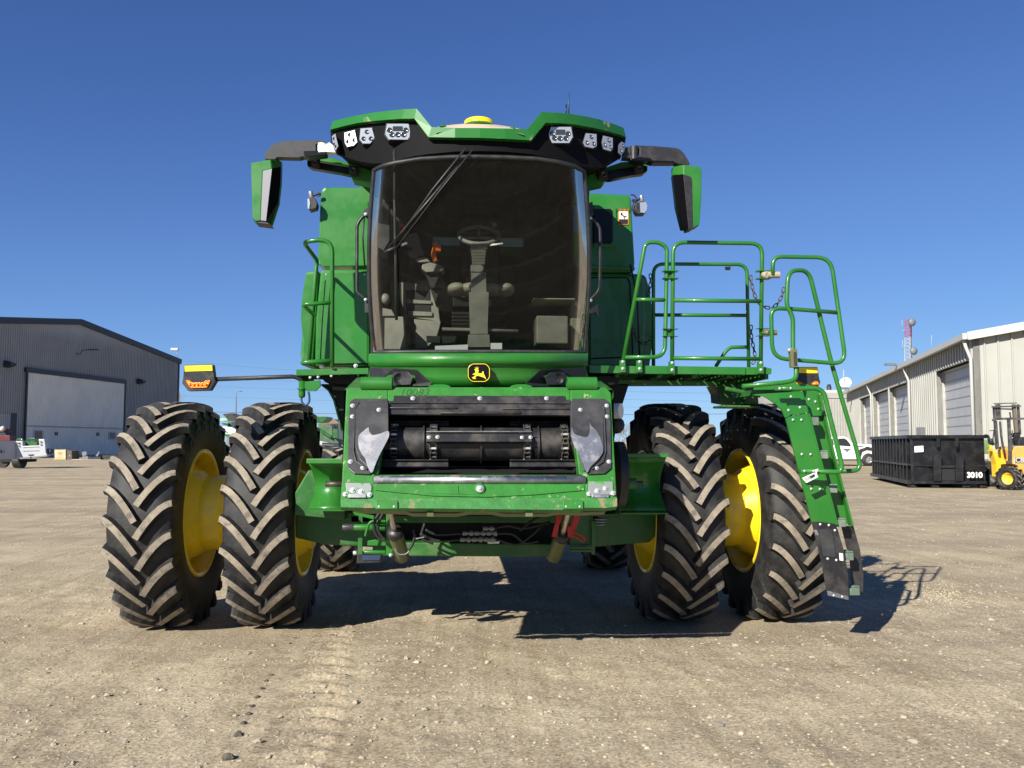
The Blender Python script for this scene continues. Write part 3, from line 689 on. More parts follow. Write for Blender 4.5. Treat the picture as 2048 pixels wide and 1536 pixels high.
b.slab(zz(z3, [(950, 530), (1075, 530), (1080, 700), (948, 700)]), -1.33, .13, inter); b.slab(zz(z3, [(930, 698), (1100, 698), (1092, 960), (1092, 1058), (940, 1058), (938, 960)]), -1.36, .18, inter)
b.slab(zz(z3, [(925, 1062), (1105, 1062), (1112, 1170), (915, 1170)]), -1.38, .2, inter); b.build('steering_column', Cab, .006)
b = MB(); b.tube([A(*z3(700, 1016), -1.30), A(*z3(1350, 1034), -1.30)], .014, inter, 8); b.build('foot_rest', Cab)
b = MB(); b.tube([A(*z3(1100, 302), -1.25), A(*z3(1220, 288), -1.25)], .009, white, 6); b.build('indicator_stalk', stw)
b = MB(); 
for (x0, x1) in ((745, 905), (850, 1060), (1000, 1215), (1160, 1308)):
    c = A(*z3((x0+x1)/2, 682), -.95); w_ = abs(A(z3(x1, 0)[0], 500, -.95).x-A(z3(x0, 0)[0], 500, -.95).x)
    b.ball(c, 1, leather, 20, (w_*.58, .16, .058))
b.bx(A(*z3(870, 640), -1.05), A(*z3(1200, 730), -.6), leather)
se = b.build('seat', Cab, .03)
b = MB(); b.bx(A(*z3(790, 740), -.98), A(*z3(1230, 890), -.6), interd); 
for k in range(5): y = 900+k*30; b.bx(A(*z3(780, y), -1.02), A(*z3(1235, y+24), -.65), interd)
b.build('seat_base', se, .015)
b = MB(); b.bx(A(*z3(850, 20), -.62), A(*z3(1190, 640), -.52), interd); b.build('seat_back', se, .05)
b = MB(); b.bx(A(*z3(1480, 750), -.98), A(*z3(1790, 825), -.6), leather); b.build('buddy_seat', Cab, .03)
b = MB(); b.bx(A(*z3(1505, 900), -1.0), A(*z3(1730, 1185), -.6), inter); b.bx(A(*z3(1795, 770), -.8), A(*z3(1860, 1180), -.5), inter); b.build('storage_box', Cab, .012)
b = MB(); b.slab(zz(z3, [(330, 615), (620, 640), (660, 760), (685, 960), (600, 940), (400, 910), (320, 700)]), -.9, .4, inter)
b.slab(zz(z3, [(385, 680), (600, 690), (610, 900), (400, 890)]), -.905, .02, interd); b.slab(zz(z3, [(400, 760), (610, 775), (612, 800), (400, 795)]), -.92, .03, inter); b.slab(zz(z3, [(400, 860), (620, 870), (618, 905), (420, 900)]), -.92, .03, inter)
b.slab(zz(z3, [(460, 930), (690, 950), (660, 1090), (560, 1180), (480, 1180)]), -.95, .3, inter)
b.slab(zz(z3, [(175, 900), (370, 910), (385, 1190), (185, 1190)]), -1.2, .3, inter); b.slab(zz(z3, [(172, 830), (270, 850), (300, 905), (175, 905)]), -1.22, .25, inter)
b.ball(A(*z3(215, 760), -1.2), .042, inter, 12, (1, 1, 1.1)); b.build('side_console', Cab, .006)
b = MB(); b.slab(zz(z3, [(530, 465), (600, 445), (690, 470), (720, 500), (700, 520), (560, 530), (525, 500)]), -1.15, .2, inter); b.slab(zz(z3, [(550, 525), (700, 520), (690, 665), (605, 668)]), -1.1, .15, interd); b.slab(zz(z3, [(600, 670), (650, 670), (700, 830), (650, 820)]), -1.05, .08, interd); ar = b.build('armrest', Cab, .008)
b = MB(); b.tube(smoothpath([A(*z3(645, 440), -1.2), A(*z3(630, 380), -1.2), A(*z3(640, 330), -1.2), A(*z3(655, 300), -1.2)]), .022, orange, 8); b.slab(zz(z3, [(620, 285), (650, 278), (695, 310), (690, 350), (625, 345)]), -1.24, .06, orange); b.build('joystick', ar, .006)
b = MB(); b.slab(zz(z3, [(370, 215), (490, 190), (550, 390), (430, 420)]), -1.15, .03, blackg); b.slab(zz(z3, [(340, 290), (400, 270), (410, 290), (345, 315)]), -1.2, .02, silver); b.tube([A(*z3(430, 410), -1.1), A(*z3(440, 620), -1.0)], .02, interd, 6); b.build('monitor', Cab, .006)
b = MB(); b.slab(zz(z3, [(465, 420), (555, 395), (600, 440), (500, 445)]), -1.12, .04, inter); b.build('console_grip', ar, .006)
b = MB(); b.slab(zz(z3, [(565, 1072), (685, 1076), (685, 1135), (570, 1130)]), -1.45, .02, interd); b.slab(zz(z3, [(700, 1078), (825, 1076), (810, 1130), (705, 1140)]), -1.45, .02, interd)
for (a, c) in (((640, 1130), (660, 1185)), ((740, 1135), (725, 1190))): b.tube([A(*z3(*a), -1.42), A(*z3(*c), -1.4)], .012, interd, 6)
b.build('pedal', Cab, .003)
b = MB(); b.slab(zz(z3, [(640, 1160), (920, 1148), (920, 1192), (640, 1192)]), -1.48, .01, paper); b.slab(zz(z3, [(1115, 1135), (1212, 1135), (1212, 1188), (1115, 1188)]), -1.48, .01, paper); b.build('paper', Cab)
b = MB(); b.slab(zz(z3, [(330, 90), (355, 100), (365, 180), (340, 180)]), -.5, .02, red); b.build('fire_extinguisher', Cab)

# skirt under the cab, badge, headlight pods
sk_ = MB()
def Ysk(px, off=0): u = (px-957)/219; return -1.93+off+.5*abs(u)**3
xs_ = [737+(1176-737)*i/22 for i in range(23)]
def srow(fy, off): return [A(x, fy((x-957)/220), Ysk(x, off)) for x in xs_]
sk_.strip([srow(lambda u: 706+1*u*u, .04), srow(lambda u: 711, -.05), srow(lambda u: 730+2*u*u, -.03), srow(lambda u: 731.5+2*u*u, -.0), srow(lambda u: 752, -.03), srow(lambda u: 772, .02), srow(lambda u: 782, .12)], green, True)
r0 = srow(lambda u: 706+1*u*u, .04); sk_.strip([[p+V((0, .35, -.03)) for p in r0], r0], green, False)
for i in (0, -1):
    col_ = [A(xs_[i], y, Ysk(xs_[i], o)) for y, o in ((706, .04), (711, -.05), (730, -.03), (752, -.03), (772, .02), (782, .12))]
    sk_.strip([col_, [p+V((0, .5, 0)) for p in col_]], green, False)
Sk = sk_.build('cab_skirt', Cab, recalc=False)
def pod(pts, inner, cc, rr, yaw):
    b = MB(); cx = sum(p[0] for p in pts)/len(pts)
    def P(x, y, o=0): return A(x, y, Ysk(x, -.055+o))
    b.prism([P(x, y) for x, y in pts], (0, .10, 0), black); o = b.build('headlight_pod', Sk, .004)
    b = MB(); b.prism([P(x, y, -.004) for x, y in inner], (0, .02, 0), charcoal); b.build('headlight_bezel', o, .004)
    b = MB(); c = P(*cc, -.006); b.lathe([(-.004, rr*1.12), (.006, rr*1.06), (.006, rr*.96), (.001, rr*.9), (.001, .001)], c, (-.1*yaw, -1, 0), black, 28)
    for q in ((-.012, .012), (.012, .012), (0, .0), (-.010, -.014), (.010, -.014), (0, -.018)): b.ball(c+V((q[0], -.002, q[1])), .0035, silver, 6); b.build('headlight_lens', o)
pod(zz(z3, [(82, 1345), (300, 1350), (488, 1362), (530, 1400), (612, 1472), (600, 1505), (275, 1505), (80, 1500)]), zz(z3, [(300, 1380), (410, 1378), (450, 1430), (430, 1490), (300, 1495), (250, 1440)]), z3(335, 1440), .042, 1)
pod(zz(z3, [(1930, 1340), (1700, 1352), (1532, 1366), (1480, 1418), (1415, 1476), (1430, 1508), (1750, 1508), (1930, 1500)]), zz(z3, [(1740, 1382), (1620, 1385), (1580, 1430), (1600, 1490), (1740, 1495), (1780, 1440)]), z3(1690, 1440), .042, -1)
# badge
def rrect(cx, cy, w, h, r, n=6, bul=0.):
    o = []
    for (sx, sy, a0) in ((1, 1, 0), (-1, 1, 90), (-1, -1, 180), (1, -1, 270)):
        for i in range(n+1):
            a = radians(a0+90*i/n); o.append((cx+sx*(w/2-r)+r*cos(a), cy+sy*(h/2-r)+r*sin(a)))
    return [(x+bul*(1-((y-cy)/(h/2))**2)*(1 if x > cx else -1), y+bul*(1-((x-cx)/(w/2))**2)*(1 if y > cy else -1)) for x, y in o]
bd = MB(); YB = Ysk(957, -.09)
bd.slab(rrect(957.8, 745.5, 42, 35, 10, bul=2.2), YB, .05, blackg); bg = bd.build('badge', Sk, .003)
bd = MB(); o = rrect(957.8, 745.5, 39, 32, 9, bul=2.2); bd.tube([A(x, y, YB-.003) for x, y in o+[o[0]]], .0024, refl, 6, False)
deer = [(955, 1432), (975, 1418), (985, 1405), (970, 1412), (958, 1400), (985, 1390), (984, 1372), (975, 1362), (990, 1358), (982, 1345), (985, 1335), (996, 1350), (998, 1333), (1004, 1335), (1003, 1350), (1014, 1342), (1010, 1356), (1000, 1362), (1012, 1366), (1006, 1385), (1018, 1394), (1040, 1394), (1044, 1378), (1052, 1376), (1055, 1398), (1062, 1412), (1076, 1432), (1078, 1448), (1064, 1434), (1042, 1424), (1020, 1414), (1000, 1412), (992, 1420), (975, 1436), (984, 1432), (990, 1440), (968, 1446)]
deer = [(955, 1430), (975, 1420), (985, 1407), (958, 1403), (985, 1388), (984, 1370), (974, 1360), (990, 1358), (978, 1340), (994, 1352), (998, 1333), (1003, 1352), (1014, 1340), (1006, 1360), (1014, 1370), (1006, 1385), (1018, 1394), (1040, 1394), (1044, 1378), (1053, 1376), (1056, 1398), (1064, 1414), (1078, 1448), (1058, 1430), (1030, 1420), (1000, 1413), (980, 1430), (992, 1440), (970, 1442)]
bd.prism([A(*z3(x, y), YB-.006) for x, y in deer], (0, .004, 0), refl); bd.build('badge_emblem', bg)

# grab rails at both sides of the cab
for pts in ([(625, 35), (600, 55), (575, 90), (564, 115), (562, 590), (575, 612), (600, 630), (625, 652)],):
    b = MB(); b.tube(fillet([A(*z10(*p), -1.3) for p in pts], .04), .013, blackm, 8); g = b.build('grab_rail', combine)
    for y in (30, 655): bolt(A(*z10(625, y), -1.32), g, .016)
    b = MB(); b.slab(zz(z10, [(615, 0), (650, -20), (655, 60), (625, 50)]), -1.3, .05, black); b.slab(zz(z10, [(618, 650), (650, 660), (650, 750), (620, 750)]), -1.3, .05, black); b.build('rail_bracket', g)
b = MB(); b.tube(fillet([A(*z2(x, y), -1.3) for x, y in ((1020, 1175), (1060, 1200), (1108, 1255), (1112, 1400))]+[A(*z3(x, y), -1.3) for x, y in ((2045, 600), (2040, 690), (1985, 745), (1960, 775))], .04), .013, blackm, 8); g = b.build('grab_rail', combine)
for q in (z2(1030, 1178), z3(1970, 772), z3(1970, 70)): bolt(A(*q, -1.32), g, .016)
b = MB(); b.slab(zz(z2, [(965, 1050), (1000, 1060), (1045, 1035), (1055, 1140), (1010, 1165), (965, 1150)]), -1.28, .05, black); b.slab(zz(z3, [(1960, 850), (2030, 800), (2035, 915), (2010, 870), (1960, 885)]), -1.28, .05, black); b.build('rail_bracket', g)
# ------------------------------------------------------------------ body panels
ZB = 1.72
body = MB()
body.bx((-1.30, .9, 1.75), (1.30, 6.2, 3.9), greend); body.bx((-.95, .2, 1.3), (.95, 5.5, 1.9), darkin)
body.bx((XL+.03, -.24, ZF), (XR-.03, .9, 3.75), greend)
body.prism([(-1.25, 6.2, 1.75), (-1.25, 7.6, 1.9), (-1.25, 7.2, 2.9), (-1.25, 6.2, 3.5)], (2.5, 0, 0), greend)
Bd = body.build('body', combine, .03)
for sx in (-1, 1):
    b = MB(); b.bx((sx*1.30, 1.1, 2.0), (sx*1.36, 3.4, 3.0), green); b.build('side_shield_panel', Bd, .03); b = MB(); b.bx((sx*1.30, 3.5, 2.0), (sx*1.36, 6.0, 3.3), green); b.build('side_shield_panel', Bd, .03)
    b = MB(); b.bx((sx*1.36, 1.15, 2.75), (sx*1.366, 5.9, 2.84), yellow); b.build('side_stripe', Bd)
p1 = MB(); p1.slab(zz(z10, [(300, -150), (325, -170), (660, -170), (660, 405), (275, 400), (290, 0)]), .30, .5, green); p1.build('tank_panel', Bd, .025)
p1 = MB(); p1.slab(zz(z10, [(283, 372), (640, 375), (640, 408), (320, 415), (283, 395)]), .28, .5, green); p1.build('tank_ledge', Bd, .01)
p1 = MB(); p1.slab([(641, 538), (740, 538), (740, 733), (629, 733), (631, 640)], -.40, .9, green); sp0 = p1.build('side_panel', Bd, .03)
b = MB(); b.tube([A(x, y, -.405) for x, y in ((650, 560), (644, 640), (640, 722))], .003, darkin, 5); b.tube([A(x, y, -.405) for x, y in ((640, 727), (738, 727))], .005, darkin, 5); b.build('panel_seam', sp0)
for x, y in ((652, 549), (665, 630), (729, 549)): bolt(A(x, y, -.40), sp0, .009)
p1 = MB(); p1.slab([(612, 543), (637, 540), (632, 640), (625, 737), (606, 726), (600.5, 712), (604, 665), (601, 640), (602.5, 605), (606, 575)], -.30, .9, green); p1.build('side_door', Bd, .02)
b = MB(); b.tube([A(*z10(620, 0), .1), A(*z10(605, 200), .1), A(*z10(620, 420), .1)], .009, hose, 6); b.build('hose', Bd)
# right side
p1 = MB(); p1.slab(zz(z2, [(1000, 960), (1350, 978), (1372, 995), (1378, 1040), (1408, 1560), (1400, 1640), (1000, 1640)]), .30, .5, green); tk = p1.build('tank_panel', Bd, .025)
b = MB(); b.slab(zz(z2, [(1055, 1068), (1225, 1072), (1248, 1090), (1252, 1425), (1240, 1432), (1055, 1425)]), .285, .05, green); b.build('window_frame', tk, .012)
b = MB(); b.slab(zz(z2, [(1050, 1098), (1205, 1100), (1220, 1120), (1220, 1380), (1200, 1396), (1050, 1390)]), .275, .05, blackg); b.build('hatch_window', tk, .01)
b = MB(); b.slab(zz(z2, [(1268, 1102), (1352, 1103), (1354, 1234), (1268, 1232)]), .29, .01, warn); wl = b.build('warning_label', tk)
b = MB(); b.slab(zz(z2, [(1273, 1122), (1347, 1122), (1348, 1186), (1273, 1185)]), .287, .01, paper); b.slab(zz(z2, [(1273, 1190), (1348, 1190), (1348, 1228), (1273, 1227)]), .287, .01, ink)
for pl in ([(1290, 1140), (1315, 1165), (1335, 1165)], [(1312, 1165), (1318, 1180)], [(1285, 1150), (1300, 1150)], [(1300, 1130), (1285, 1145)]): b.tube([A(*z2(*p), .285) for p in pl], .006, ink, 5)
b.build('label_print', wl)
text('label_heading', 'WARNING', A(*z2(1311, 1112), .286), (1, 0, 0), (0, 0, 1), .034, ink, wl, .001)
p1 = MB(); p1.slab([(1176, 545), (1283, 547), (1289, 560), (1292, 640), (1286, 735), (1176, 735)], .34, .5, green); sp_ = p1.build('side_panel', Bd, .03)
b = MB(); b.tube(fillet([A(*z6(x, y), .33) for x, y in ((140, 393), (395, 393), (410, 430), (430, 935), (140, 945))], .05), .006, darkin, 6); b.build('panel_seam', sp_)
p1 = MB(); p1.slab([(1283, 547), (1292, 552), (1299, 575), (1304, 610), (1305, 690), (1298, 735), (1284, 735)], .50, .9, green); p1.build('side_door', Bd, .02)
p1 = MB(); p1.slab(zz(z6, [(130, 305), (445, 320), (442, 345), (130, 335)]), .28, .5, green); p1.build('tank_ledge', Bd, .01)
# side work lights on stalks
for f, pts, lp, rod, cbl in ((z1, [(575, 1010), (590, 1000), (640, 1005), (658, 1050), (650, 1090), (590, 1108), (578, 1090)], [(575, 1015), (590, 1008), (598, 1050), (590, 1100), (578, 1095)], [(600, 950), (612, 1010)], [(625, 985), (660, 975), (690, 970)]),
                        (z2, [(1415, 1045), (1500, 1038), (1512, 1070), (1510, 1110), (1495, 1138), (1430, 1140), (1410, 1110)], [(1450, 1045), (1500, 1040), (1512, 1070), (1508, 1110), (1490, 1135), (1455, 1130)], [(1460, 985), (1470, 1040)], [(1455, 1010), (1420, 1030), (1380, 1025)])):
    b = MB(); b.slab(zz(f, pts), .18, .12, black); b.tube([A(*f(*p), .25) for p in rod], .022, silver, 8); b.tube([A(*f(*p), .25) for p in cbl], .014, black, 6)
    b.tube([A(*f(cbl[1][0], cbl[1][1]+18), .25), A(*f(cbl[2][0], cbl[2][1]+10), .25)], .008, black, 6); o = b.build('work_light', Bd, .004)
    b = MB(); b.slab(zz(f, lp), .172, .01, lens); b.build('lamp_glass', o)
b = MB(); b.tube(smoothpath([A(*z2(x, y), .2) for x, y in ((1370, 980), (1400, 985), (1420, 1020), (1390, 1060), (1385, 1110), (1430, 1145))]), .007, hose, 5); b.build('hose', Bd)
# belly and neck between cab and feeder house; the shade there painted near-black
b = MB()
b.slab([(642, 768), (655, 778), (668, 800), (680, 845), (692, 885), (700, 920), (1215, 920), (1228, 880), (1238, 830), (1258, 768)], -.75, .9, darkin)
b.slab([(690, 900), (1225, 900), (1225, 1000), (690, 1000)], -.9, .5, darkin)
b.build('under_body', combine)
b = MB(); b.tube([A(x, y, -.76) for x, y in ((643, 769), (657, 780), (668, 800), (680, 845), (690, 880), (699, 900))], .010, greend, 6); b.build('body_edge', Bd)

# ------------------------------------------------------------------ feeder house
P0 = A(957, 1012, -2.45); P1 = A(957, 776, -1.98)
FN = V((1, 0, 0)).cross(P1-P0).normalized()
if FN.y > 0: FN = -FN
FU = (P1-P0).normalized()
def FP(px, py, off=0.):
    r = ray(px, py); return CP + r*(((P0+FN*off-CP).dot(FN))/r.dot(FN))
def fz(x, y, off=0.): return FP(*z5(x, y), off)
def fslab(b, pts, off, depth, m, f=z5): return b.prism([FP(*f(x, y), off) for x, y in pts], FN*-depth, m)
fh = MB()
# frame faces
fslab(fh, [(112, 158), (138, 152), (395, 152), (395, 262), (330, 740), (296, 765), (300, 915), (72, 915), (82, 780)], 0, .10, greenw)
fslab(fh, [(1885, 152), (1918, 190), (1958, 915), (1745, 915), (1745, 765), (1700, 740), (1640, 262), (1640, 152)], 0, .10, greenw)
fslab(fh, [(395, 152), (1640, 152), (1640, 262), (395, 262)], 0, .10, greenw)
# tunnel behind the frame
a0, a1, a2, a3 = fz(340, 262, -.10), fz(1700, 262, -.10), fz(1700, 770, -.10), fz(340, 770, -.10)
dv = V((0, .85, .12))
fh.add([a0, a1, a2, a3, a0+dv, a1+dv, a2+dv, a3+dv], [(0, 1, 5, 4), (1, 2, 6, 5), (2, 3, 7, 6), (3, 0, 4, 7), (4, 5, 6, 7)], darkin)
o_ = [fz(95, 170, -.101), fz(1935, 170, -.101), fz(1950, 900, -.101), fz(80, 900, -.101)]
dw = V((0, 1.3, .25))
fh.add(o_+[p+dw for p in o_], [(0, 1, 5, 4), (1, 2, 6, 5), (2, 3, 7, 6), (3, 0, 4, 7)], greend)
FH = fh.build('feeder_house', combine, .006)
# top lip plate
b = MB(); fslab(b, [(435, 208), (1605, 210), (1606, 234), (1640, 236), (1640, 262), (402, 260), (402, 246), (432, 244)], .012, .02, blackm)
fslab(b, [(402, 258), (1640, 262), (1640, 342), (402, 335)], .0, .02, blackm)
for (x0, x1, y) in ((405, 870, 293), (1180, 1640, 298), (755, 1300, 327)): b.tube([fz(x0, y, .004), fz(x1, y, .004)], .011, blackm, 6)
tp = b.build('top_deflector', FH, .003)
for x, y in ((565, 228), (1022, 228), (1478, 228)): bolt(fz(x, y, .014), tp, .022, FN)
# side shields
SH = [(135, 252), (165, 229), (390, 229), (401, 276), (401, 480), (345, 600), (312, 715), (270, 745), (165, 740), (120, 702), (125, 380)]
MT = [(262, 425), (232, 448), (197, 482), (194, 540), (207, 590), (240, 640), (256, 690), (285, 735), (312, 672), (345, 600), (399, 495), (396, 450), (345, 468), (290, 478), (268, 452)]
IN = [(262, 272), (396, 272), (396, 478), (350, 560), (262, 600)]
for s in (0, 1):
    M_ = (lambda x: x) if s == 0 else (lambda x: 2042-x)
    b = MB(); fslab(b, [(M_(x), y) for x, y in SH], .018, .016, charcoal); sh = b.build('side_shield', FH, .004)
    b = MB(); fslab(b, [(M_(x), y) for x, y in [(175, 300), (200, 262), (250, 248), (398, 250), (399, 480), (340, 600), (300, 720), (262, 700), (200, 640), (172, 560)]], .034, .018, charcoal)
    b.tube([fz(M_(x), y, .026) for x, y in ((200, 255), (172, 300), (160, 590), (178, 660), (255, 712))], .008, charcoal, 6); b.build('shield_pan', sh, .006)
    b = MB(); mt_ = MT if s == 0 else [(2042-x, y) for x, y in ((1650, 425), (1652, 512), (1700, 612), (1732, 680), (1755, 735), (1782, 690), (1832, 640), (1864, 590), (1856, 530), (1822, 455), (1785, 415), (1772, 395), (1775, 440), (1760, 488), (1720, 488), (1668, 468))]
    fslab(b, sm([(M_(x), y) for x, y in mt_]), .0365, .004, steel); b.build('worn_patch', sh)
    for x, y in ((153, 278), (152, 352), (333, 306), (138, 660), (223, 702)): bolt(fz(M_(x), y, .036 if x == 333 else .02), sh, .021, FN)
# feed drum and chains
yc = 537; C0 = fz(345, yc, -.25); C1 = fz(1690, yc, -.25); Cx = (C1-C0).normalized(); rd = .125
b = MB(); b.cyl(C0, C1, rd, blackm, 40)
for x in (480, 640, 1025, 1412, 1560): c = C0.lerp(C1, (x-345)/1345); b.cyl(c-Cx*.006, c+Cx*.006, rd*1.16 if x in (640, 1025, 1412) else rd*1.08, blackm, 40)
dr = b.build('feed_drum', FH)
for x in (443, 706, 1335, 1590):
    c = C0.lerp(C1, (x-345)/1345); b = MB()
    for k in range(15):
        a = radians(-98+196*k/14); e = radians(-98+196*(k+1)/14); RR = rd*1.13
        def Q(t, r=RR): return c+V((0, -cos(t)*r, sin(t)*r))
        for sx in (-1, 1):
            w_ = .017 if k % 2 else .022
            b.beam(Q(a)+Cx*w_*sx, Q(e)+Cx*w_*sx, .006, .026, chain_m, V((0, -cos((a+e)/2), sin((a+e)/2))))
        b.cyl(Q(a)-Cx*.026, Q(a)+Cx*.026, .010, zinc if k % 3 == 0 else chain_m, 8)
    for t in (98, -98):
        q = c+V((0, -cos(radians(t))*rd*1.13, sin(radians(t))*rd*1.13)); b.beam(q, q+V((0, .5, .06)), .04, .02, chain_m)
    b.build('feed_chain', dr)
def slat(x0, x1, y0, y1, off, m=blackm, d=.03):
    b = MB(); fslab(b, [(x0, y0), (x1, y0), (x1, y1), (x0, y1)], off, .008, m); a = fz(x0, y1, off); c_ = fz(x1, y1, off)
    b.beam(a-FN*d/2, c_-FN*d/2, d, .006, m, FU); a = fz(x0, y0, off); c_ = fz(x1, y0, off); b.beam(a+FN*.012, c_+FN*.012, .03, .006, steel if y1-y0 > 40 else m, FU); return b.build('feed_slat', dr, .002)
s_ = slat(660, 1378, 466, 520, -.08)
for x, y in ((675, 494), (733, 492), (1310, 495), (1368, 494)): bolt(fz(x, y, -.077), s_, .019, FN)
slat(405, 812, 396, 410, -.20); slat(1226, 1640, 398, 412, -.20); slat(345, 808, 660, 690, -.12); slat(1228, 1695, 660, 690, -.12)
slat(690, 1350, 706, 716, -.4)
# lower crossmember
b = MB()
fslab(b, [(296, 800), (1745, 800), (1745, 918), (296, 918)], .0, .08, greenw)
fslab(b, [(72, 915), (1960, 908), (1960, 965), (1890, 975), (1735, 975), (1710, 990), (300, 975), (240, 975), (72, 970)], .03, .05, rustgreen)
lc = b.build('crossmember', FH, .006)
b = MB(); b.tube([fz(300, 786, -.0), fz(1742, 786, -.0)], .030, steel, 12); b.tube([fz(300, 770, -.03), fz(1742, 770, -.03)], .02, rustgreen, 8); b.build('lip_bar', lc)
b = MB()
for pl in ([(312, 850), (700, 888), (1080, 896)], [(1080, 896), (1400, 880), (1735, 850)]):
    for i in range(len(pl)-1): b.beam(fz(*pl[i], .004), fz(*pl[i+1], .004), .012, .016, greenw, FU)
fslab(b, [(312, 815), (875, 820), (880, 880), (700, 878), (312, 843)], .007, .006, greenw); fslab(b, [(1735, 815), (885, 820), (885, 880), (1080, 888), (1400, 872), (1735, 843)], .007, .006, greenw)
b.build('stiffener', lc, .002)
b = MB(); b.lathe([(0, .04), (.01, .038), (.01, .001)], fz(1022, 845, .008), FN, rustgreen, 24); b.build('pivot_plate', lc); bolt(fz(1022, 845, .018), lc, .032, FN)
for x0, x1 in ((312, 462), (1590, 1730)):
    b = MB(); fslab(b, [(x0+10, 918), (x1-10, 916), (x1, 930), (x1, 980), (x0, 982), (x0, 930)], .045, .03, greenw); o = b.build('stop_pad', lc, .004)
    for q in (x0+22, x1-25): bolt(fz(q, 966, .046), o, .010, FN, m=greenw)
for pts, bl in (([(105, 802), (275, 806), (285, 830), (280, 905), (118, 905)], ((155, 855, .026), (212, 865, .026), (103, 882, .022), (270, 885, .022))), ([(1765, 792), (1932, 795), (1935, 872), (1905, 895), (1790, 895), (1765, 860)], ((1880, 842, .024), (1825, 858, .026), (1932, 875, .024), (1768, 880, .024)))):
    b = MB(); fslab(b, pts, .01, .012, mat('bared_metal_green', (.26, .28, .26), .45, metal=.4, dust=(.06, .22, .05), dustamt=1, dscale=7, dlo=.5, dhi=.55) if 'bared_metal_green' not in MATS else MATS['bared_metal_green']); fslab(b, [(pts[0][0]+22, 880), (pts[1][0]-28, 880), (pts[1][0]-28, 905), (pts[0][0]+22, 905)], .02, .012, steel); o = b.build('latch_plate', FH, .003)
    for x, y, r in bl: bolt(fz(x, y, .012), o, r, FN, m=greenw)
b = MB(); fslab(b, [(150, 975), (1890, 970), (1880, 1000), (1700, 1008), (1560, 1000), (1480, 1015), (1180, 1015), (1100, 1000), (950, 1000), (860, 1015), (560, 1012), (520, 1000), (200, 990)], -.05, .05, olive); b.bx(fz(662, 1010, 0), fz(708, 1030, -.05), olive); b.bx(fz(1335, 1010, 0), fz(1380, 1030, -.05), olive); b.build('bottom_sill', FH, .004)
# hooks and rounded bosses on the top edge
for x0, x1 in ((213, 425), (1616, 1818)):
    b = MB(); a = fz(x0, 130, .0); c = fz(x1, 130, .0); R = .052; vs = []
    pr = [(cos(radians(t))*R, sin(radians(t))*R) for t in range(-80, 171, 25)]
    rows = [[p+FN*u[0]+FU*u[1] for u in pr] for p in (a, c)]; b.strip(rows, green); rows2 = [[p+FN*u[0]*.86+FU*u[1]*.86 for u in pr] for p in (a, c)]; b.strip(rows2, green)
    for k in (0, -1): b.strip([[rows[0][k], rows2[0][k]], [rows[1][k], rows2[1][k]]], green, False)
    for k in (0, 1): b.strip([rows[k], rows2[k]], green, False)
    b.build('lifting_hook', FH)
for x0, x1 in ((665, 830), (1222, 1387)):
    b = MB(); fslab(b, [(x0, 152), (x0+20, 138), (x0+50, 131), (x1-50, 131), (x1-20, 138), (x1, 152)], -.02, .06, green); b.build('hinge_boss', FH, .003)
text('chalk_number', '10083', fz(574, 188, .0015), (1, 0, -.0), FU, .085, pencil, FH, .0006, bold=-.0015, shear=.25)

# ------------------------------------------------------------------ underside: axle, cylinders, guards
ax = MB()
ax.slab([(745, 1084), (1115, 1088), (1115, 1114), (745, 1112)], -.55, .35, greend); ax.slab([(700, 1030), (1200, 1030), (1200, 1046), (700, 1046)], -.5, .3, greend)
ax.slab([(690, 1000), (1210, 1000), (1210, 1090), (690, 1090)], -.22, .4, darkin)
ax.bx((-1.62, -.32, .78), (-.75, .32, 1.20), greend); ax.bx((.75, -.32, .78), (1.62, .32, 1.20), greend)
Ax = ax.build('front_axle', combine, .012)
# housings under the guards
for f, pts, Y in ((None, [(588, 1012), (690, 1022), (760, 1035), (760, 1062), (755, 1095), (650, 1090), (588, 1075)], -.5), (None, [(1180, 1030), (1330, 1018), (1330, 1050), (1300, 1085), (1180, 1095)], -.5)):
    b = MB(); b.slab(pts, Y, .6, greend); o = b.build('final_drive_housing', Ax, .02)
# concave guards (channels) left and right of the feeder house
def guard(xa, xb, ytop, ybot, Y, sgn):
    b = MB(); rows = []
    for x, k in ((xa, 1.), (xb, 0.)):
        r = []
        for i in range(11):
            t = i/10; yy = ytop+(ybot-ytop)*t; bul = sin(pi*t); r.append(A(x+sgn*(-13*bul*k), yy, Y+.13*bul))
        rows.append(r)
    b.strip(rows, green); 
    top = [rows[0][0], rows[1][0]]; b.strip([top, [p+V((0, -.09, .03)) for p in top]], green, False); b.strip([[p+V((0, -.09, .03)) for p in top], [p+V((0, -.09, .0)) for p in top]], green, False)
    bo = [rows[0][-1], rows[1][-1]]; b.strip([bo, [p+V((0, -.09, -.01)) for p in bo]], green, False)
    b.strip([[p+V((0, .03, 0)) for p in rows[0]], rows[0]], green, False)
    o = b.build('axle_guard', combine, recalc=False); md = o.modifiers.new('t', 'SOLIDIFY'); md.thickness = .008
    return o
gl = guard(617, 692, 926, 1018, -1.0, -1); gr_ = guard(1331, 1240, 914, 1022, -1.0, 1)
b = MB(); b.slab([(690, 950), (617, 940), (590, 985), (588, 1030), (690, 1040)], -.82, .2, greend); b.build('guard_panel', gl, .01)
b = MB(); b.slab([(1238, 915), (1300, 930), (1322, 1000), (1322, 1030), (1238, 1030)], -.82, .2, greend); b.build('guard_panel', gr_, .01)
for a, c, r in (((651, 968), (686, 968), .022), ((1248, 967), (1272, 967), .045), ((1266, 967), (1285, 967), .02)):
    b = MB(); b.tube([A(*a, -1.15), A(*c, -1.15)], r, chain_m if r < .03 else greend, 12); b.build('drive_shaft', gl if a[0] < 900 else gr_)
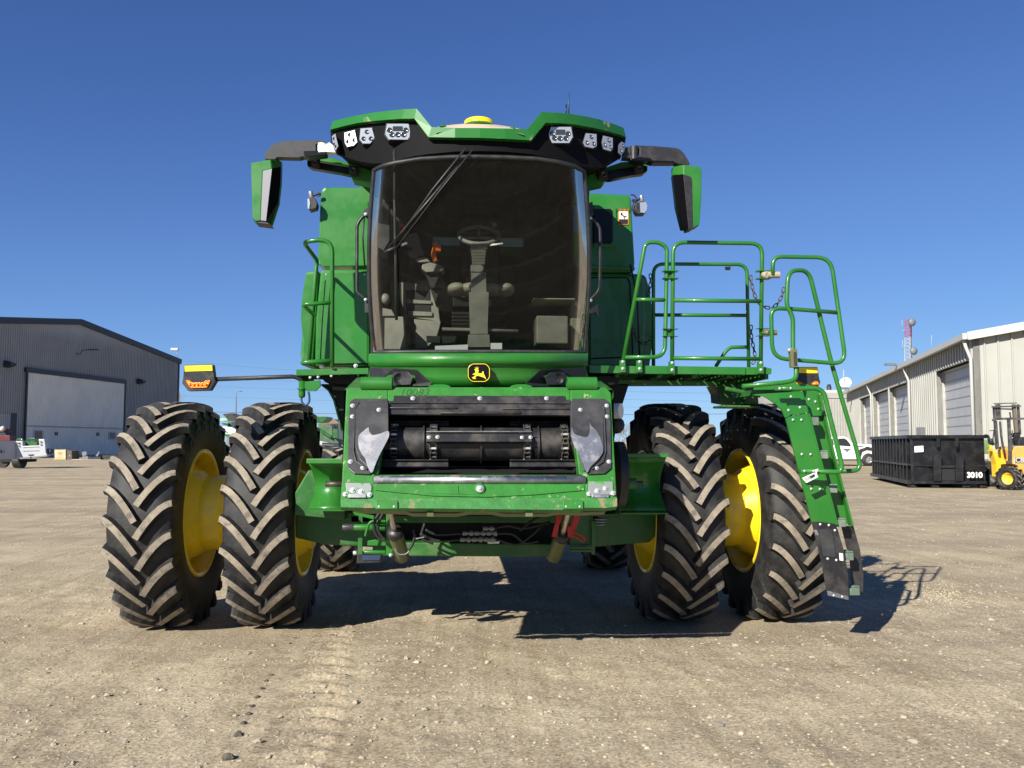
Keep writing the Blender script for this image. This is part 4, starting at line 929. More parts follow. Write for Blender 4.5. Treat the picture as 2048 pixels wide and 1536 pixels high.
# dark round drive housing on the right of the feeder
b = MB(); c = A(1231, 948, -1.55); b.cyl(c, c+V((.06, 0, 0)), .25, black, 40); b.build('chain_case', FH)
b = MB(); c = A(1228, 822, -1.5); b.cyl(c, c+V((.05, -.03, 0)), .06, white, 24); b.ball(A(1232, 850, -1.45), .07, black, 12); b.build('accumulator', FH)
# lift cylinders
def liftcyl(f, a, bb, c, d, rr, rb, Ya, Yb, Yc):
    b = MB(); b.cyl(A(*f(*bb), Yb), A(*f(*d), Yc), rb, olive, 28); top_ = A(*f(*bb), Yb); ax_ = (A(*f(*d), Yc)-top_).normalized()
    b.lathe([(-.02, .001), (-.02, rb*.85), (.0, rb*1.06), (.05, rb*1.06), (.055, rb)], top_, ax_, blackm, 28); bo_ = A(*f(*d), Yc); b.ball(bo_, rb*1.05, olive, 16, (1, 1, .6))
    o = b.build('lift_cylinder', combine); b = MB(); b.cyl(A(*f(*a), Ya), top_, rr, chrome, 20); b.build('piston_rod', o); return o
lcl = liftcyl(z4, (890, 120), (958, 400), None, (1050, 730), .022, .060, -1.5, -1.25, -.95)
lcr = liftcyl(z9, (1222, 110), (1142, 400), None, (1038, 665), .022, .060, -1.5, -1.25, -.95)
b = MB(); b.prism([A(*z9(x, y), -1.32) for x, y in ((1075, 130), (1138, 130), (1140, 180), (1105, 290), (1078, 436), (1015, 430), (1045, 300), (1070, 240))], (0, .02, 0), red)
b.prism([A(*z9(x, y), -1.30) for x, y in ((1290, 130), (1340, 130), (1345, 200), (1300, 330), (1262, 436), (1205, 440), (1195, 320), (1240, 300))], (0, .02, 0), red)
b.tube(fillet([A(*z9(x, y), -1.33) for x, y in ((1262, 425), (1290, 425), (1385, 488), (1408, 450), (1320, 385), (1270, 370))], .02), .008, red, 6); b.build('safety_stop', lcr, .003)
b = MB(); b.slab(zz(z4, [(845, 140), (880, 200), (935, 480), (935, 640), (900, 712), (845, 700)]), -1.1, .03, green); b.slab(zz(z4, [(1075, 235), (1130, 265), (1085, 262)]), -1.0, .02, green); br = b.build('cylinder_bracket', combine, .004)
bolt(A(*z4(902, 705), -1.13), br, .018)
b = MB(); b.tube([A(*z4(360, 350), -1.0), A(*z4(840, 350), -1.0)], .028, green, 12); b.tube([A(*z4(288, 350), -1.0), A(*z4(440, 348), -1.0)], .029, charcoal, 12); b.tube([A(*z4(565, 665), -1.0), A(*z4(840, 668), -1.0)], .016, green, 10)
b2_ = MB(); b2_.slab(zz(z4, [(608, 525), (700, 508), (845, 520), (845, 585), (605, 582)]), -.95, .03, green); b2_.build('support_plate', combine, .004); b2_ = MB(); b2_.slab(zz(z4, [(495, 205), (545, 205), (540, 700), (480, 700)]), -.92, .03, greend); b2_.build('support_post', combine, .004); b.tube(fillet([A(*z4(x, y), -1.08) for x, y in ((840, 272), (665, 268), (620, 310), (578, 465))], .04), .012, green, 8)
b2_ = MB(); b2_.slab(zz(z4, [(415, 150), (690, 200), (690, 250), (440, 190)]), -1.3, .04, green); b2_.build('support_plate', combine, .004); b.build('support_frame', combine, .004)
b = MB(); b.tube([A(*z4(425, 680), -.9), A(*z4(475, 672), -.9)], .018, zinc, 10); b.build('grease_fitting', Ax)
b = MB(); b.slab(zz(z4, [(475, 700), (795, 700), (780, 800), (465, 815)]), -.6, .25, black); b.slab(zz(z4, [(530, 705), (785, 708), (775, 770), (545, 778)]), -.61, .02, mat('blue_glossy_tank', (.03, .05, .10), .2)); b.build('battery_box', Ax, .01)
def hz(p_, r_, m_=hose): return MB().tube(smoothpath(p_), r_, m_, 6).build('hydraulic_hose', combine, recalc=False)
for pl in ([(780, 140), (720, 230), (690, 330), (710, 430), (770, 500), (840, 520)], [(800, 180), (750, 300), (740, 380), (790, 470), (830, 500)], [(1190, 390), (1210, 450), (1190, 550), (1130, 640)], [(960, 620), (1000, 690), (1100, 690), (1160, 620)]):
    hz([A(*z4(*p), -1.2) for p in pl], .013 if pl[0][0] != 960 else .005, hose if pl[0][0] != 960 else silver)
for pl in ([(1820, 425), (1500, 440), (1350, 380)], [(1790, 505), (1500, 520), (1280, 430)], [(1450, 560), (1300, 480), (1340, 300)]): hz([A(*z4(*p), -.75) for p in pl], .012)
for pl in ([(370, 390), (560, 400), (700, 500), (860, 480)], [(380, 460), (600, 520), (760, 430), (900, 300)], [(640, 360), (760, 260), (900, 180)], [(360, 330), (500, 300), (700, 330), (1000, 260)]): hz([A(*z9(*p), -.75) for p in pl], .013)
cp = []
for (xa, xb, y) in ((925, 993, 1066.5), (920, 992, 1079), (966, 990, 1057)):
    b = MB(); x = xa; k = 0
    while x < xb:
        L = (9, 5, 7, 3)[k % 4]; r = (.020, .014, .024, .012)[k % 4]; b.cyl(A(x, y, -.8), A(x+L, y, -.8), r, silver, 8); x += L; k += 1
    b.build('hose_coupler', combine)
b = MB(); b.slab(zz(z9, [(265, 490), (405, 485), (400, 510), (265, 512)]), -.7, .01, paper); b.slab(zz(z4, [(1220, 490), (1330, 470), (1335, 480), (1225, 505)]), -.9, .02, steel); b.build('tag_plate', combine)
b = MB(); b.slab(zz(z9, [(1230, 180), (1480, 180), (1475, 520), (1230, 520)]), -.9, .05, greend); b.slab(zz(z9, [(1480, 240), (1530, 240), (1520, 640), (1490, 640)]), -.95, .05, greend)
for y in (555, 590): b.tube([A(*z9(1225, y), -.95), A(*z9(1480, y), -.95)], .014, greend, 8)
c = A(*z9(1585, 215), -1.0)
for k in range(3): b.lathe([(-.012, .001), (-.012, .055-.008*k), (.0, .055-.008*k), (.0, .001)], c-V((0, 0, .022*k)), (0, 0, 1), silver, 20)
b.tube(fillet([A(*z9(x, y), -1.0) for x, y in ((1640, 215), (1740, 205), (1790, 230), (1790, 275))], .03), .008, greend, 6); b.build('side_bracket', combine, .003)
# ------------------------------------------------------------------ platforms, railings, ladder, marker lights
def deck(name, x0, x1, Yf, Yb, ztop, parent):
    b = MB(); n = int((x1-x0)/.075)
    for i in range(n+1): x = x0+(x1-x0)*i/n; b.bx((x-.027, Yf+.03, ztop-.012), (x+.027, Yb, ztop), greend)
    m = int((Yb-Yf)/.11)
    for j in range(m+1): y = Yf+.03+(Yb-Yf-.03)*j/m; b.bx((x0, y-.028, ztop-.02), (x1, y+.028, ztop-.0125), greend)
    return b.build(name, parent)
YP = -1.10
pr = MB()
pr.slab(zz(z6, [(130, 992), (495, 997), (495, 1047), (130, 1043)]), YP, .04, green); pr.slab(zz(z6, [(500, 994), (1200, 1004), (1200, 1056), (500, 1050)]), YP-.012, .04, green)
pr.slab(zz(z6, [(1205, 1004), (1330, 1003), (1378, 1014), (1375, 1052), (1205, 1056)]), YP-.006, .04, green)
zt = A(*z6(700, 1000), YP).z; xa = A(*z6(130, 1000), YP).x; xb = A(*z6(1365, 1010), YP).x
pr.bx((xb-.03, YP+.036, zt-.10), (xb, -.2, zt-.005), green); pr.bx((xa, -.24, zt-.10), (xb-.035, -.2, zt), green)
PR = pr.build('platform', combine, .004)
deck('platform_deck', xa, xb-.04, YP+.04, -.245, zt-.012, PR)
b = MB(); b.slab(zz(z6, [(240, 1085), (1010, 1100), (1010, 1130), (300, 1132)]), -.75, .08, greend)
for x in (330, 620, 860, 1100): p = A(*z6(x, 1050), YP); b.bx((p.x-.02, YP+.05, zt-.09), (p.x+.02, -.26, zt-.03), greend)
b.slab(zz(z6, [(990, 1125), (1240, 1060), (1330, 1060), (1250, 1110), (1250, 1255), (1110, 1255), (1025, 1240), (1020, 1180)]), -.3, .3, greend)
b.slab(zz(z6, [(1045, 1262), (1300, 1268), (1300, 1280), (1045, 1278)]), -1.0, .3, greend); b.slab(zz(z6, [(1190, 1130), (1275, 1120), (1290, 1260), (1200, 1250)]), -.5, .1, greend)
b.tube([A(*z6(1060, 1150), -1.0), A(*z6(1300, 1200), -1.0)], .02, greend, 8); b.build('platform_bracket', PR, .006)
b = MB(); b.slab(zz(z5, [(1760, 0), (2048, 10), (2048, 60), (1760, 55)]), YP+.1, .1, greend); b.slab([(1176, 752), (1240, 752), (1236, 770), (1176, 770)], YP+.1, .5, darkin); b.build('platform_support', PR, .004)
for x, y in ((362, 968), (362, 1013), (475, 968), (475, 1013), (700, 975), (700, 1020), (1305, 978), (1305, 1023)):
    pass
def rail(name, paths, parent, r=.0172, fr=.10, m=green):
    b = MB()
    for pts, Y in paths:
        P_ = [A(*z6(*p[:2]), p[2] if len(p) > 2 else Y) for p in pts]
        b.tube(fillet(P_, fr), r, m, 12)
    return b.build(name, parent, recalc=False)
rA = rail('railing', [([(357, 990), (512, 170), (540, 152), (610, 152), (663, 190), (648, 935), (372, 938)], YP-.03), ([(445, 543), (650, 546)], YP-.03)], PR)
rB = rail('railing', [([(697, 985), (704, 152), (1312, 160), (1302, 990)], YP-.03), ([(706, 548), (1305, 555)], YP-.03), ([(700, 943), (1303, 948)], YP-.03)], PR)
rC = rail('railing', [([(570, 1000), (570, 300), (1208, 303), (1220, 1005)], -.25), ([(575, 648), (1215, 652)], -.25), ([(1215, 868), (1095, 868), (1060, 900), (995, 1000)], -.25)], PR)
for rl, xs2, y0, y1 in ((rA, (360, 475), 958, 1040), (rB, (697, 1303), 965, 1048)):
    for x in xs2:
        b = MB(); b.slab(zz(z6, [(x-20, y0), (x+18, y0), (x+20, y1), (x-20, y1)]), YP-.06, .03, green); b.build('rail_foot', rl, .003)
        for y in (y0+10, y1-25): bolt(A(*z6(x, y), YP-.062), rl, .017)
b = MB()
for y in (350, 400, 745, 795): b.bx(A(*z6(640, y-3), YP-.07), A(*z6(728, y+3), YP+.0), green)
b.slab(zz(z6, [(648, 355), (700, 355), (700, 398), (648, 398)]), YP-.03, .02, greend); b.slab(zz(z6, [(640, 750), (690, 750), (690, 795), (640, 795)]), YP-.03, .02, greend); b.build('hinge', rA)
YG = -1.22
gt = rail('gate', [([(1383, 375), (1386, 250), (1780, 256), (1885, 985), (1382, 942), (1372, 602), (1500, 606), (1820, 632)], YG)], PR, fr=.12)
b = MB()
for y in (350, 402, 742, 792): bb = MB(); bb.bx(A(*z6(1283, y-3), YP-.08), A(*z6(1352, y+3), YP-.01), green); bb.build('hinge_plate', gt)
tan = mat('dusty_hinge', (.36, .31, .22), .8)
b.cyl(A(*z6(1345, 375), YG+.02), A(*z6(1428, 375), YG+.02), .028, tan, 12); b.tube([A(*z6(1320, 375), YP-.05), A(*z6(1350, 375), YG+.02)], .03, tan, 8); b.build('gate_hinge', gt); b = MB(); b.cyl(A(*z6(1360, 769), YG+.02), A(*z6(1410, 769), YG+.02), .022, olive, 12); b.tube([A(*z6(1320, 769), YP-.05), A(*z6(1362, 769), YG+.02)], .022, olive, 8)
b.build('gate_hinge', gt)
b = MB(); b.slab(zz(z6, [(1062, 318), (1098, 318), (1094, 340), (1064, 340)]), -.26, .02, blackm); b.build('latch', rC)
link_chain(smoothpath([A(*z6(x, y), -.55) for x, y in ((1232, 375), (1238, 430), (1255, 500), (1285, 560), (1320, 590), (1360, 603), (1400, 590), (1435, 545), (1455, 490), (1460, 455))]), PR, L=.042, r=.0055, name='safety_chain')
link_chain(smoothpath([A(*z6(x, y), -.25) for x, y in ((1236, 715), (1238, 790), (1252, 870), (1265, 940), (1245, 985))]), PR, L=.042, r=.0055, name='safety_chain')
link_chain(smoothpath([A(*z6(x, y), -.25) for x, y in ((548, 365), (550, 430), (540, 490), (520, 540))]), PR, L=.042, r=.0055, name='safety_chain')
link_chain(smoothpath([A(*z6(x, y), -.15) for x, y in ((430, 740), (445, 790), (480, 840), (520, 840), (560, 800), (575, 765))]), PR, L=.042, r=.0055, name='safety_chain')
b = MB(); b.tube([A(*z6(410, 300), -.1), A(*z6(460, 520), -.1), A(*z6(475, 940), -.1)], .009, black, 6); b.build('gas_strut', Bd)

# ladder
YN, YF = -1.34, -1.17
ld = MB()
ld.slab(zz(z8, [(760, 440), (1380, 420), (1480, 440), (1480, 462), (830, 500), (760, 520)]), YN+.06, .5, greend)
ld.slab(zz(z8, [(800, 335), (1400, 285), (1500, 330), (1640, 380), (1740, 400), (1500, 440), (800, 440)]), YF+.0, .04, green)
LD = ld.build('ladder', combine, .004)
b = MB(); b.slab(zz(z8, [(760, 515), (830, 498), (1490, 458), (1582, 765), (1390, 805), (1340, 795), (1300, 825), (1245, 845), (1200, 735), (1100, 640), (1000, 570), (930, 530)]), YN-.002, .02, green)
b.slab([(1571.5, 836.5), (1585, 832), (1592, 830), (1616.5, 826.5), (1674, 1050), (1624, 1045.5)], YN+.005, .02, green); SN = b.build('stringer', LD, .002)
b = MB(); b.slab([(1617, 826.5), (1619.5, 826), (1677, 1050), (1674, 1050)], YN, .07, green); b.slab(zz(z8, [(1490, 458), (1505, 462), (1590, 760), (1582, 765)]), YN, .07, green); b.build('stringer_flange', SN)
b = MB(); b.slab(zz(z8, [(1500, 440), (1745, 410), (1760, 600), (1815, 720), (1830, 880)]+[(2170, 2400)]+[(1980, 2410), (1590, 830)]), YF, .02, green); 
b.build('stringer', LD, .002)
b = MB(); b.slab([(1638, 789), (1643, 788), (1669, 902), (1708, 1052), (1704, 1052), (1665, 903)], YF-.05, .07, green); b.build('stringer_flange', LD)
b = MB(); b.slab([(1624, 1044), (1640, 1043.5), (1670, 1047.6), (1676, 1060), (1688, 1101), (1694, 1135), (1697.5, 1160), (1697, 1199), (1655, 1190.8), (1647, 1143.6), (1637, 1098), (1630.6, 1072)], YN-.012, .012, blackm); gp = b.build('rubber_guard', LD, .002)
b = MB(); b.slab([(1639, 1058), (1664, 1060), (1672, 1115), (1646, 1112)], YN-.018, .01, charcoal); b.slab([(1679, 1106), (1686, 1107), (1687, 1122), (1680, 1121)], YN-.02, .01, white); b.slab([(1628.5, 1060), (1635, 1060), (1638, 1071), (1631, 1071)], YN-.02, .01, steel); b.build('guard_patch', gp, .002)
b = MB(); b.slab([(1654, 1181), (1697, 1193), (1697, 1200), (1656, 1191)], YN-.018, .012, steel); b.build('foot_strip', gp)
b = MB(); b.slab([(1683, 1052), (1707, 1052), (1720, 1098), (1727.5, 1150), (1726, 1190), (1706, 1185), (1700, 1120)], YF, .012, blackm); b.build('rubber_guard', LD, .002)
for (x0, y0, x1, y1) in ((740, 285, 805, 330), (795, 490, 865, 540), (850, 700, 920, 750), (910, 910, 970, 965), (945, 1115, 1020, 1185), (975, 1330, 1060, 1410)):
    b = MB(); a = A(*z7(x0-6, y0+12), YN+.02); c = A(*z7(x1, y0+10), YN+.04); h = .075
    L_ = c.x-a.x
    b.prism([a, V((a.x+L_*.75, a.y, a.z)), V((a.x+L_, a.y+.06, a.z)), V((a.x+L_+.0, YF, a.z)), V((a.x-.05, YF, a.z))], (0, 0, -h*.75), stepm)
    for k in range(4): b.bx((a.x-.02, a.y+.04+k*.09, a.z-.0), (a.x+L_*.9, a.y+.07+k*.09, a.z+.012), stepm)
    b.build('step', LD, .004)
for x, y in ((268, 213), (382, 350), (236, 386), (293, 510), (400, 510), (407, 950), (518, 950), (528, 1393), (638, 1397)): bolt(A(*z13(x, y), YN-.004), LD, .014)
for x, y in ((497, 248), (580, 277), (617, 372)): bolt(A(*z13(x, y), YF-.004), LD, .014)
for x, y in ((800, 948), (853, 953), (890, 985), (846, 1160), (899, 1168)): bolt(A(*z7(x, y), YN-.02), LD, .014)
for x, y in ((883, 1385), (935, 1393)): bolt(A(*z7(x, y), YN-.03), LD, .012)
# ladder hand rails
b = MB(); b.tube(fillet([A(*z6(x, y), Y) for x, y, Y in ((1175, 1135, -1.35), (1470, 1108, -1.35), (1542, 1090, -1.35), (1545, 1010, -1.32), (1522, 900, -1.3), (1522, 660, -1.3), (1478, 585, -1.3), (1488, 345, -1.3), (1630, 342, -1.2))]+[A(*z6(1780, 960), -1.15), A(1715, 905, -1.15), A(1722, 941, -1.15), A(1672, 943, -1.15)], .10), .0185, green, 12); hr = b.build('hand_rail', LD)
b = MB(); b.tube(fillet([A(*z13(x, y), -1.48) for x, y in ((130, 108), (350, 112), (600, 102), (690, 160))]+[A(*z13(900, 1000), -1.48), A(*z13(930, 1180), -1.48), A(*z13(385, 1165), -1.46)], .11), .0195, green, 12); hr2 = b.build('hand_rail', LD)
for x, y in ((440, 1165), (555, 1165), (125, 108), (265, 105)): bolt(A(*z13(x, y), -1.505), hr2, .013)
b = MB(); b.slab(zz(z6, [(1505, 880), (1552, 878), (1556, 1005), (1512, 1005)]), -1.36, .05, olive); b.slab(zz(z6, [(1530, 900), (1545, 900), (1547, 990), (1532, 990)]), -1.37, .02, charcoal); b.tube([A(*z6(1485, 888), -1.34), A(*z6(1520, 888), -1.34)], .016, zinc, 8); b.build('latch', hr, .003)
b = MB(); b.slab(zz(z8, [(1095, 400), (1400, 395), (1360, 440), (1100, 445)]), -1.47, .02, greend); b.build('rail_clamp', LD, .002)
for x in (1165, 1330): bolt(A(*z8(x, 413), -1.47), LD, .014)
tg = MB(); tg.prism([A(*z13(x, y), -1.53) for x, y in ((412, 1255), (570, 1185), (620, 1240), (465, 1318))], (0, .003, 0), paper); tg.tube([A(*z13(580, 1150), -1.52), A(*z13(600, 1215), -1.53)], .005, paper, 5); tg.tube([A(*z13(560, 1165), -1.52), A(*z13(615, 1140), -1.52), A(*z13(590, 1180), -1.53)], .006, paper, 5)
for k in range(9):
    t = .08+k*.045; p0 = V(z13(412, 1255)+(0,)).lerp(V(z13(570, 1185)+(0,)), t); p1 = V(z13(465, 1318)+(0,)).lerp(V(z13(620, 1240)+(0,)), t)
    q0 = p0.lerp(p1, .2); q1 = p0.lerp(p1, .75); tg.tube([A(q0.x, q0.y, -1.532), A(q1.x, q1.y, -1.532)], .0013, ink, 4)
for k in range(4):
    p0 = V(z13(500, 1235+k*9)+(0,)); p1 = V(z13(570-k*4, 1203+k*9)+(0,)); tg.tube([A(p0.x+k*1, p0.y, -1.532), A(p1.x+k*1, p1.y, -1.532)], .002, ink, 4)
tag(tg.build('paper_tag'), 'white barcode tag tied to the ladder hand rail of the combine', 'tag')

# left platform, its rail, and the warning light on its black arm
pl_ = MB(); pl_.slab(zz(z10, [(118, 1166), (648, 1156), (648, 1200), (118, 1212)]), YP, .04, green)
z0 = A(*z10(300, 1165), YP).z; x0 = A(*z10(122, 1165), YP).x; x1 = A(*z10(645, 1160), YP).x
pl_.bx((x0, YP+.042, z0-.09), (x0+.03, -.42, z0-.004), green); PL = pl_.build('platform', combine, .004)
deck('platform_deck', x0+.03, x1, YP+.04, -.42, z0-.012, PL)
b = MB(); b.slab(zz(z10, [(150, 1215), (640, 1205), (600, 1290), (330, 1260), (290, 1215)]), YP+.15, .4, darkin); b.slab(zz(z10, [(180, 1255), (292, 1245), (295, 1290), (260, 1325), (180, 1322)]), YP+.02, .03, green); b.slab(zz(z10, [(385, 1290), (560, 1300), (480, 1320), (385, 1315)]), YP+.2, .1, charcoal); b.build('platform_bracket', PL, .004)
b = MB(); P_ = lambda x, y, Y: A(*z10(x, y), Y)
b.tube(fillet([P_(382, 1152, YP-.02), P_(382, 215, YP-.02), P_(165, 228, YP-.02), P_(272, 370, -.56), P_(262, 450, -.56), P_(213, 1100, -.56)], .11), .018, green, 12)
b.tube(fillet([P_(375, 678, YP-.02), P_(165, 690, YP-.02), P_(248, 768, -.55)], .05), .017, green, 10); b.tube(fillet([P_(375, 1105, YP-.02), P_(160, 1116, YP-.02), P_(245, 1150, -.6)], .05), .0205, green, 10); rl = b.build('railing', PL, recalc=False)
for x, y in ((303, 1145), (553, 1140)): bolt(P_(x, y, YP+.02), PL, .022)
for x, y in ((220, 1225), (278, 1222), (375, 1213)): bolt(P_(x, y, YP+.01), PL, .014)
def warning_light(f, body_, refl_, lens_, Y, arm=None, arm_r=.018):
    b = MB(); b.slab(zz(f, body_), Y, .07, blackm); o = b.build('warning_light', combine, .006)
    for r in refl_: b = MB(); b.slab(zz(f, r), Y-.004, .01, refl); b.build('reflector', o, .002)
    for l in lens_:
        b = MB(); b.slab(zz(f, l), Y-.012, .02, amber)
        xs3 = [p[0] for p in l]; ys3 = [p[1] for p in l]; n_ = 5 if len(lens_) == 1 else 3
        for k in range(n_): b.ball(A(*f(min(xs3)+(max(xs3)-min(xs3))*(.18+.64*k/(n_-1)), (min(ys3)+max(ys3))/2+5), Y-.012), .013, amber, 8)
        b.build('lamp_lens', o, .003)
    if arm: b = MB(); b.tube(fillet(arm, .06), arm_r, black, 10); b.build('light_arm', o)
    return o
wlh = warning_light(z11, [(160, 232), (172, 226), (480, 221), (487, 228), (505, 375), (522, 410), (458, 516), (205, 523), (135, 430), (148, 378)], [[(165, 236), (480, 228), (484, 292), (168, 302)]],
    [[(175, 402), (215, 400), (250, 425), (380, 425), (405, 400), (460, 400), (450, 430), (420, 485), (240, 490), (215, 470)]], -1.22, [A(*z11(510, 390), -1.18), A(*z11(1420, 358), -1.08), A(*z11(1500, 400), -1.06), A(*z11(1500, 440), -1.06)])
b = MB(); c = A(*z11(1503, 440), -1.06)
b.lathe([(0, .001), (0, .026), (-.055, .026), (-.058, .038), (-.066, .038), (-.07, .026), (-.10, .028), (-.125, .026), (-.135, .018), (-.135, .001)], c+V((0, 0, .02)), (0, 0, 1), green, 20); b.build('arm_pivot', wlh)
b = MB(); b.tube(smoothpath([A(*z11(x, y), -1.06) for x, y in ((1500, 570), (1498, 640), (1540, 685), (1580, 650), (1585, 590), (1575, 530))]), .009, bluehose, 6); b.build('cable', wlh)
warning_light(z8, [(1440, 100), (1720, 100), (1735, 190), (1750, 290), (1765, 320), (1735, 385), (1700, 390), (1440, 375), (1400, 330)], [[(1448, 108), (1718, 108), (1722, 192), (1445, 190)]],
    [[(1405, 315), (1450, 305), (1485, 330), (1480, 365), (1440, 365)], [(1640, 340), (1680, 312), (1735, 315), (1720, 360), (1660, 375)]], -1.15)
# ------------------------------------------------------------------ background
def slabD(b, pts, d, depth, m):
    f = d if callable(d) else (lambda x: d)
    return b.prism([AD(x, y, f(x)) for x, y in pts], V((FW.x, FW.y, 0)).normalized()*depth, m)
zt_ = ZZ(0, 850, 10.24); zr = ZZ(1640, 600, 3.8407); zj = ZZ(1950, 780, 6.98); zl = ZZ(0, 600, 4.3886)
FH_ = V((FW.x, FW.y, 0)).normalized()
greym = mat('grey_metal_siding', (.34, .34, .325), .55, var=.05, vscale=.4)
greydoor = mat('blue_grey_door_siding', (.80, .77, .68), .55, var=.05, vscale=.4)
trim = mat('dark_trim', (.03, .035, .045), .5)
siding = mat('cream_metal_siding', (.355, .355, .32), .5, var=.06, vscale=.5, dust=(.38, .35, .28), dustamt=.35, dscale=.8)
sidingw = mat('white_trim', (.46, .46, .43), .5)
doorw = mat('white_door_panel', (.40, .41, .42), .5, var=.05, vscale=1)
concr = mat('grey_concrete', (.36, .35, .32), .9, var=.12, vscale=2)
# grey hangar on the left
def dh(px): return 14586/(148.5-.1172*px)
def HW(px, py): return AD(px, py, dh(px))
def HZ(px, z):
    p = AD(px, 880, dh(px)); return V((p.x, p.y, z))
Hn = (HW(353, 880)-HW(0, 880)); Hn.z = 0; Hu = Hn.normalized(); Hn = Hu.cross(V((0, 0, 1)))
if Hn.dot(FH_) > 0: Hn = -Hn
eaveR = HW(354, 722).z; peak = HW(160, 647); pb = HZ(160, 0); half = (HZ(353, 0)-pb).length
Lb = pb-Hu*half
hang = thing('metal_building', 'dark grey corrugated metal hangar with a pale blue-grey hangar door, left side of the yard', 'building', tuple(pb))
b = MB(); r0 = HZ(353, 0); prof = [V((Lb.x, Lb.y, 0)), V((r0.x, r0.y, 0)), V((r0.x, r0.y, eaveR)), peak, V((Lb.x, Lb.y, eaveR))]
b.prism(prof, -Hn*60, greym)
n = 130
for i in range(n+1):
    t = i/n; q = Lb.lerp(r0, t); q.z = 0; zt2 = eaveR+(peak.z-eaveR)*(1-abs(2*t-1)); b.beam(V((q.x, q.y, .2))+Hn*.03, V((q.x, q.y, zt2-.2))+Hn*.03, .10, .12, greym, Hn)
b.build('wall', hang)
b = MB(); e = .45
b.beam(V((Lb.x, Lb.y, eaveR-.1))+Hn*.1, peak+Hn*.1+V((0, 0, .2)), .35, .75, trim); b.beam(peak+Hn*.1+V((0, 0, .2)), V((r0.x, r0.y, eaveR))+Hn*.1+Hu*.5, .35, .75, trim)
q = V((r0.x, r0.y, 0)); b.beam(q+Hn*.08+V((0, 0, .1)), q+Hn*.08+V((0, 0, eaveR)), .35, .12, trim, Hn)
b.prism([peak+V((0, 0, .45)), V((r0.x, r0.y, eaveR+.35))+Hu*.3, V((r0.x, r0.y, eaveR+.1))+Hu*.3, peak+V((0, 0, .2))], -Hn*60, trim); b.prism([peak+V((0, 0, .45)), V((Lb.x, Lb.y, eaveR+.35)), V((Lb.x, Lb.y, eaveR+.1)), peak+V((0, 0, .2))], -Hn*60, trim)
b.build('roof', hang)
def hq(pxa, pya, pxb, pyb, off, m, b, th=.06):
    """rectangle on the hangar wall"""
    a = HW(pxa, pya); c = HW(pxb, pyb); z1_, z0_ = max(a.z, c.z), max(0.03, min(a.z, c.z)); P = [V((a.x, a.y, z0_)), V((c.x, c.y, z0_)), V((c.x, c.y, z1_)), V((a.x, a.y, z1_))]
    return b.prism([p+Hn*off for p in P], -Hn*th, m)
zd = HW(47, 744).z
b = MB(); a = HZ(46.5, 0); c = HZ(243, 0); b.prism([V((a.x, a.y, .15))+Hn*.22, V((c.x, c.y, .15))+Hn*.22, V((c.x, c.y, zd))+Hn*.22, V((a.x, a.y, zd))+Hn*.22], -Hn*.15, greydoor)
for i in range(53):
    q = a.lerp(c, (i+.5)/53); b.beam(V((q.x, q.y, .2))+Hn*.24, V((q.x, q.y, zd-.05))+Hn*.24, .09, .10, greydoor, Hn)
q = HW(44, 853).z; b.prism([V((a.x, a.y, q))+Hn*.31, V((c.x, c.y, q))+Hn*.31, V((c.x, c.y, q+.15))+Hn*.31, V((a.x, a.y, q+.15))+Hn*.31], -Hn*.04, greym)
hd = b.build('hangar_door', hang)
b = MB(); b.prism([V((a.x, a.y, zd))+Hn*.4-Hu*.4, V((c.x, c.y, zd))+Hn*.4+Hu*.2, V((c.x, c.y, zd+.55))+Hn*.4+Hu*.2, V((a.x, a.y, zd+.55))+Hn*.4-Hu*.4], -Hn*.3, trim)
for q in (a-Hu*.15, c+Hu*.05): b.beam(V((q.x, q.y, .1))+Hn*.3, V((q.x, q.y, zd))+Hn*.3, .2, .15, trim, Hn)
b.build('door_header', hang)
winm = mat('dim_window_glass', (.05, .055, .06), .15)
for x0_, x1_ in ((1130, 0), (0, 0)): pass
for (ax_, ay, cx_, cy) in ((277, 1142, 350, 1225), (935, 1155, 995, 1225)):
    b = MB(); p, q = zl(ax_, ay), zl(cx_, cy); hq(p[0], p[1], q[0], q[1], .36, sidingw, b, .05); o = b.build('window', hd)
    b = MB(); hq(p[0]+2, p[1]+2, q[0]-1.6, q[1]-2, .40, winm, b, .03); b.build('pane', o)
for (x, y) in ((475, 1173), (839, 1178)):
    b = MB(); p = zl(x, y); hq(p[0]-2.6, p[1]-3.2, p[0]+2.6, p[1]+3.2, .34, mat('sign_blue', (.01, .02, .05), .5) if 'sign_blue' not in MATS else MATS['sign_blue'], b, .03); hq(p[0]-.8, p[1]-2, p[0]+.6, p[1]+0, .36, sidingw, b, .01); tag(b.build('sign', hd), None)
b = MB(); hq(-14, 827, 21, 900, .05, doorw, b, .03)
for k in range(6): hq(-14, 832+k*11, 21, 833+k*11, .07, greym, b, .02)
hq(21, 826, 30, 905, .1, trim, b); b.build('garage_door', hang)
for x, y in ((25, 560), (1195, 712)):
    b = MB(); p = HW(*zl(x, y)); b.prism([p+Hn*.1+V((0, 0, .4)), p+Hn*1.0+V((0, 0, .1)), p+Hn*1.0-V((0, 0, .15)), p+Hn*.1-V((0, 0, .4))], Hu*.9, trim); b.build('wall_lamp', hang)
b = MB(); b.tube(smoothpath([HW(*zl(x, y))+Hn*o for x, y, o in ((660, 465, .1), (675, 475, .4), (675, 445, .8), (700, 438, 1.2), (750, 437, 1.5))]), .05, trim, 6); b.box(HW(*zl(735, 437))+Hn*1.4, (1.2, .5, .12), trim); b.build('wall_lamp', hang)
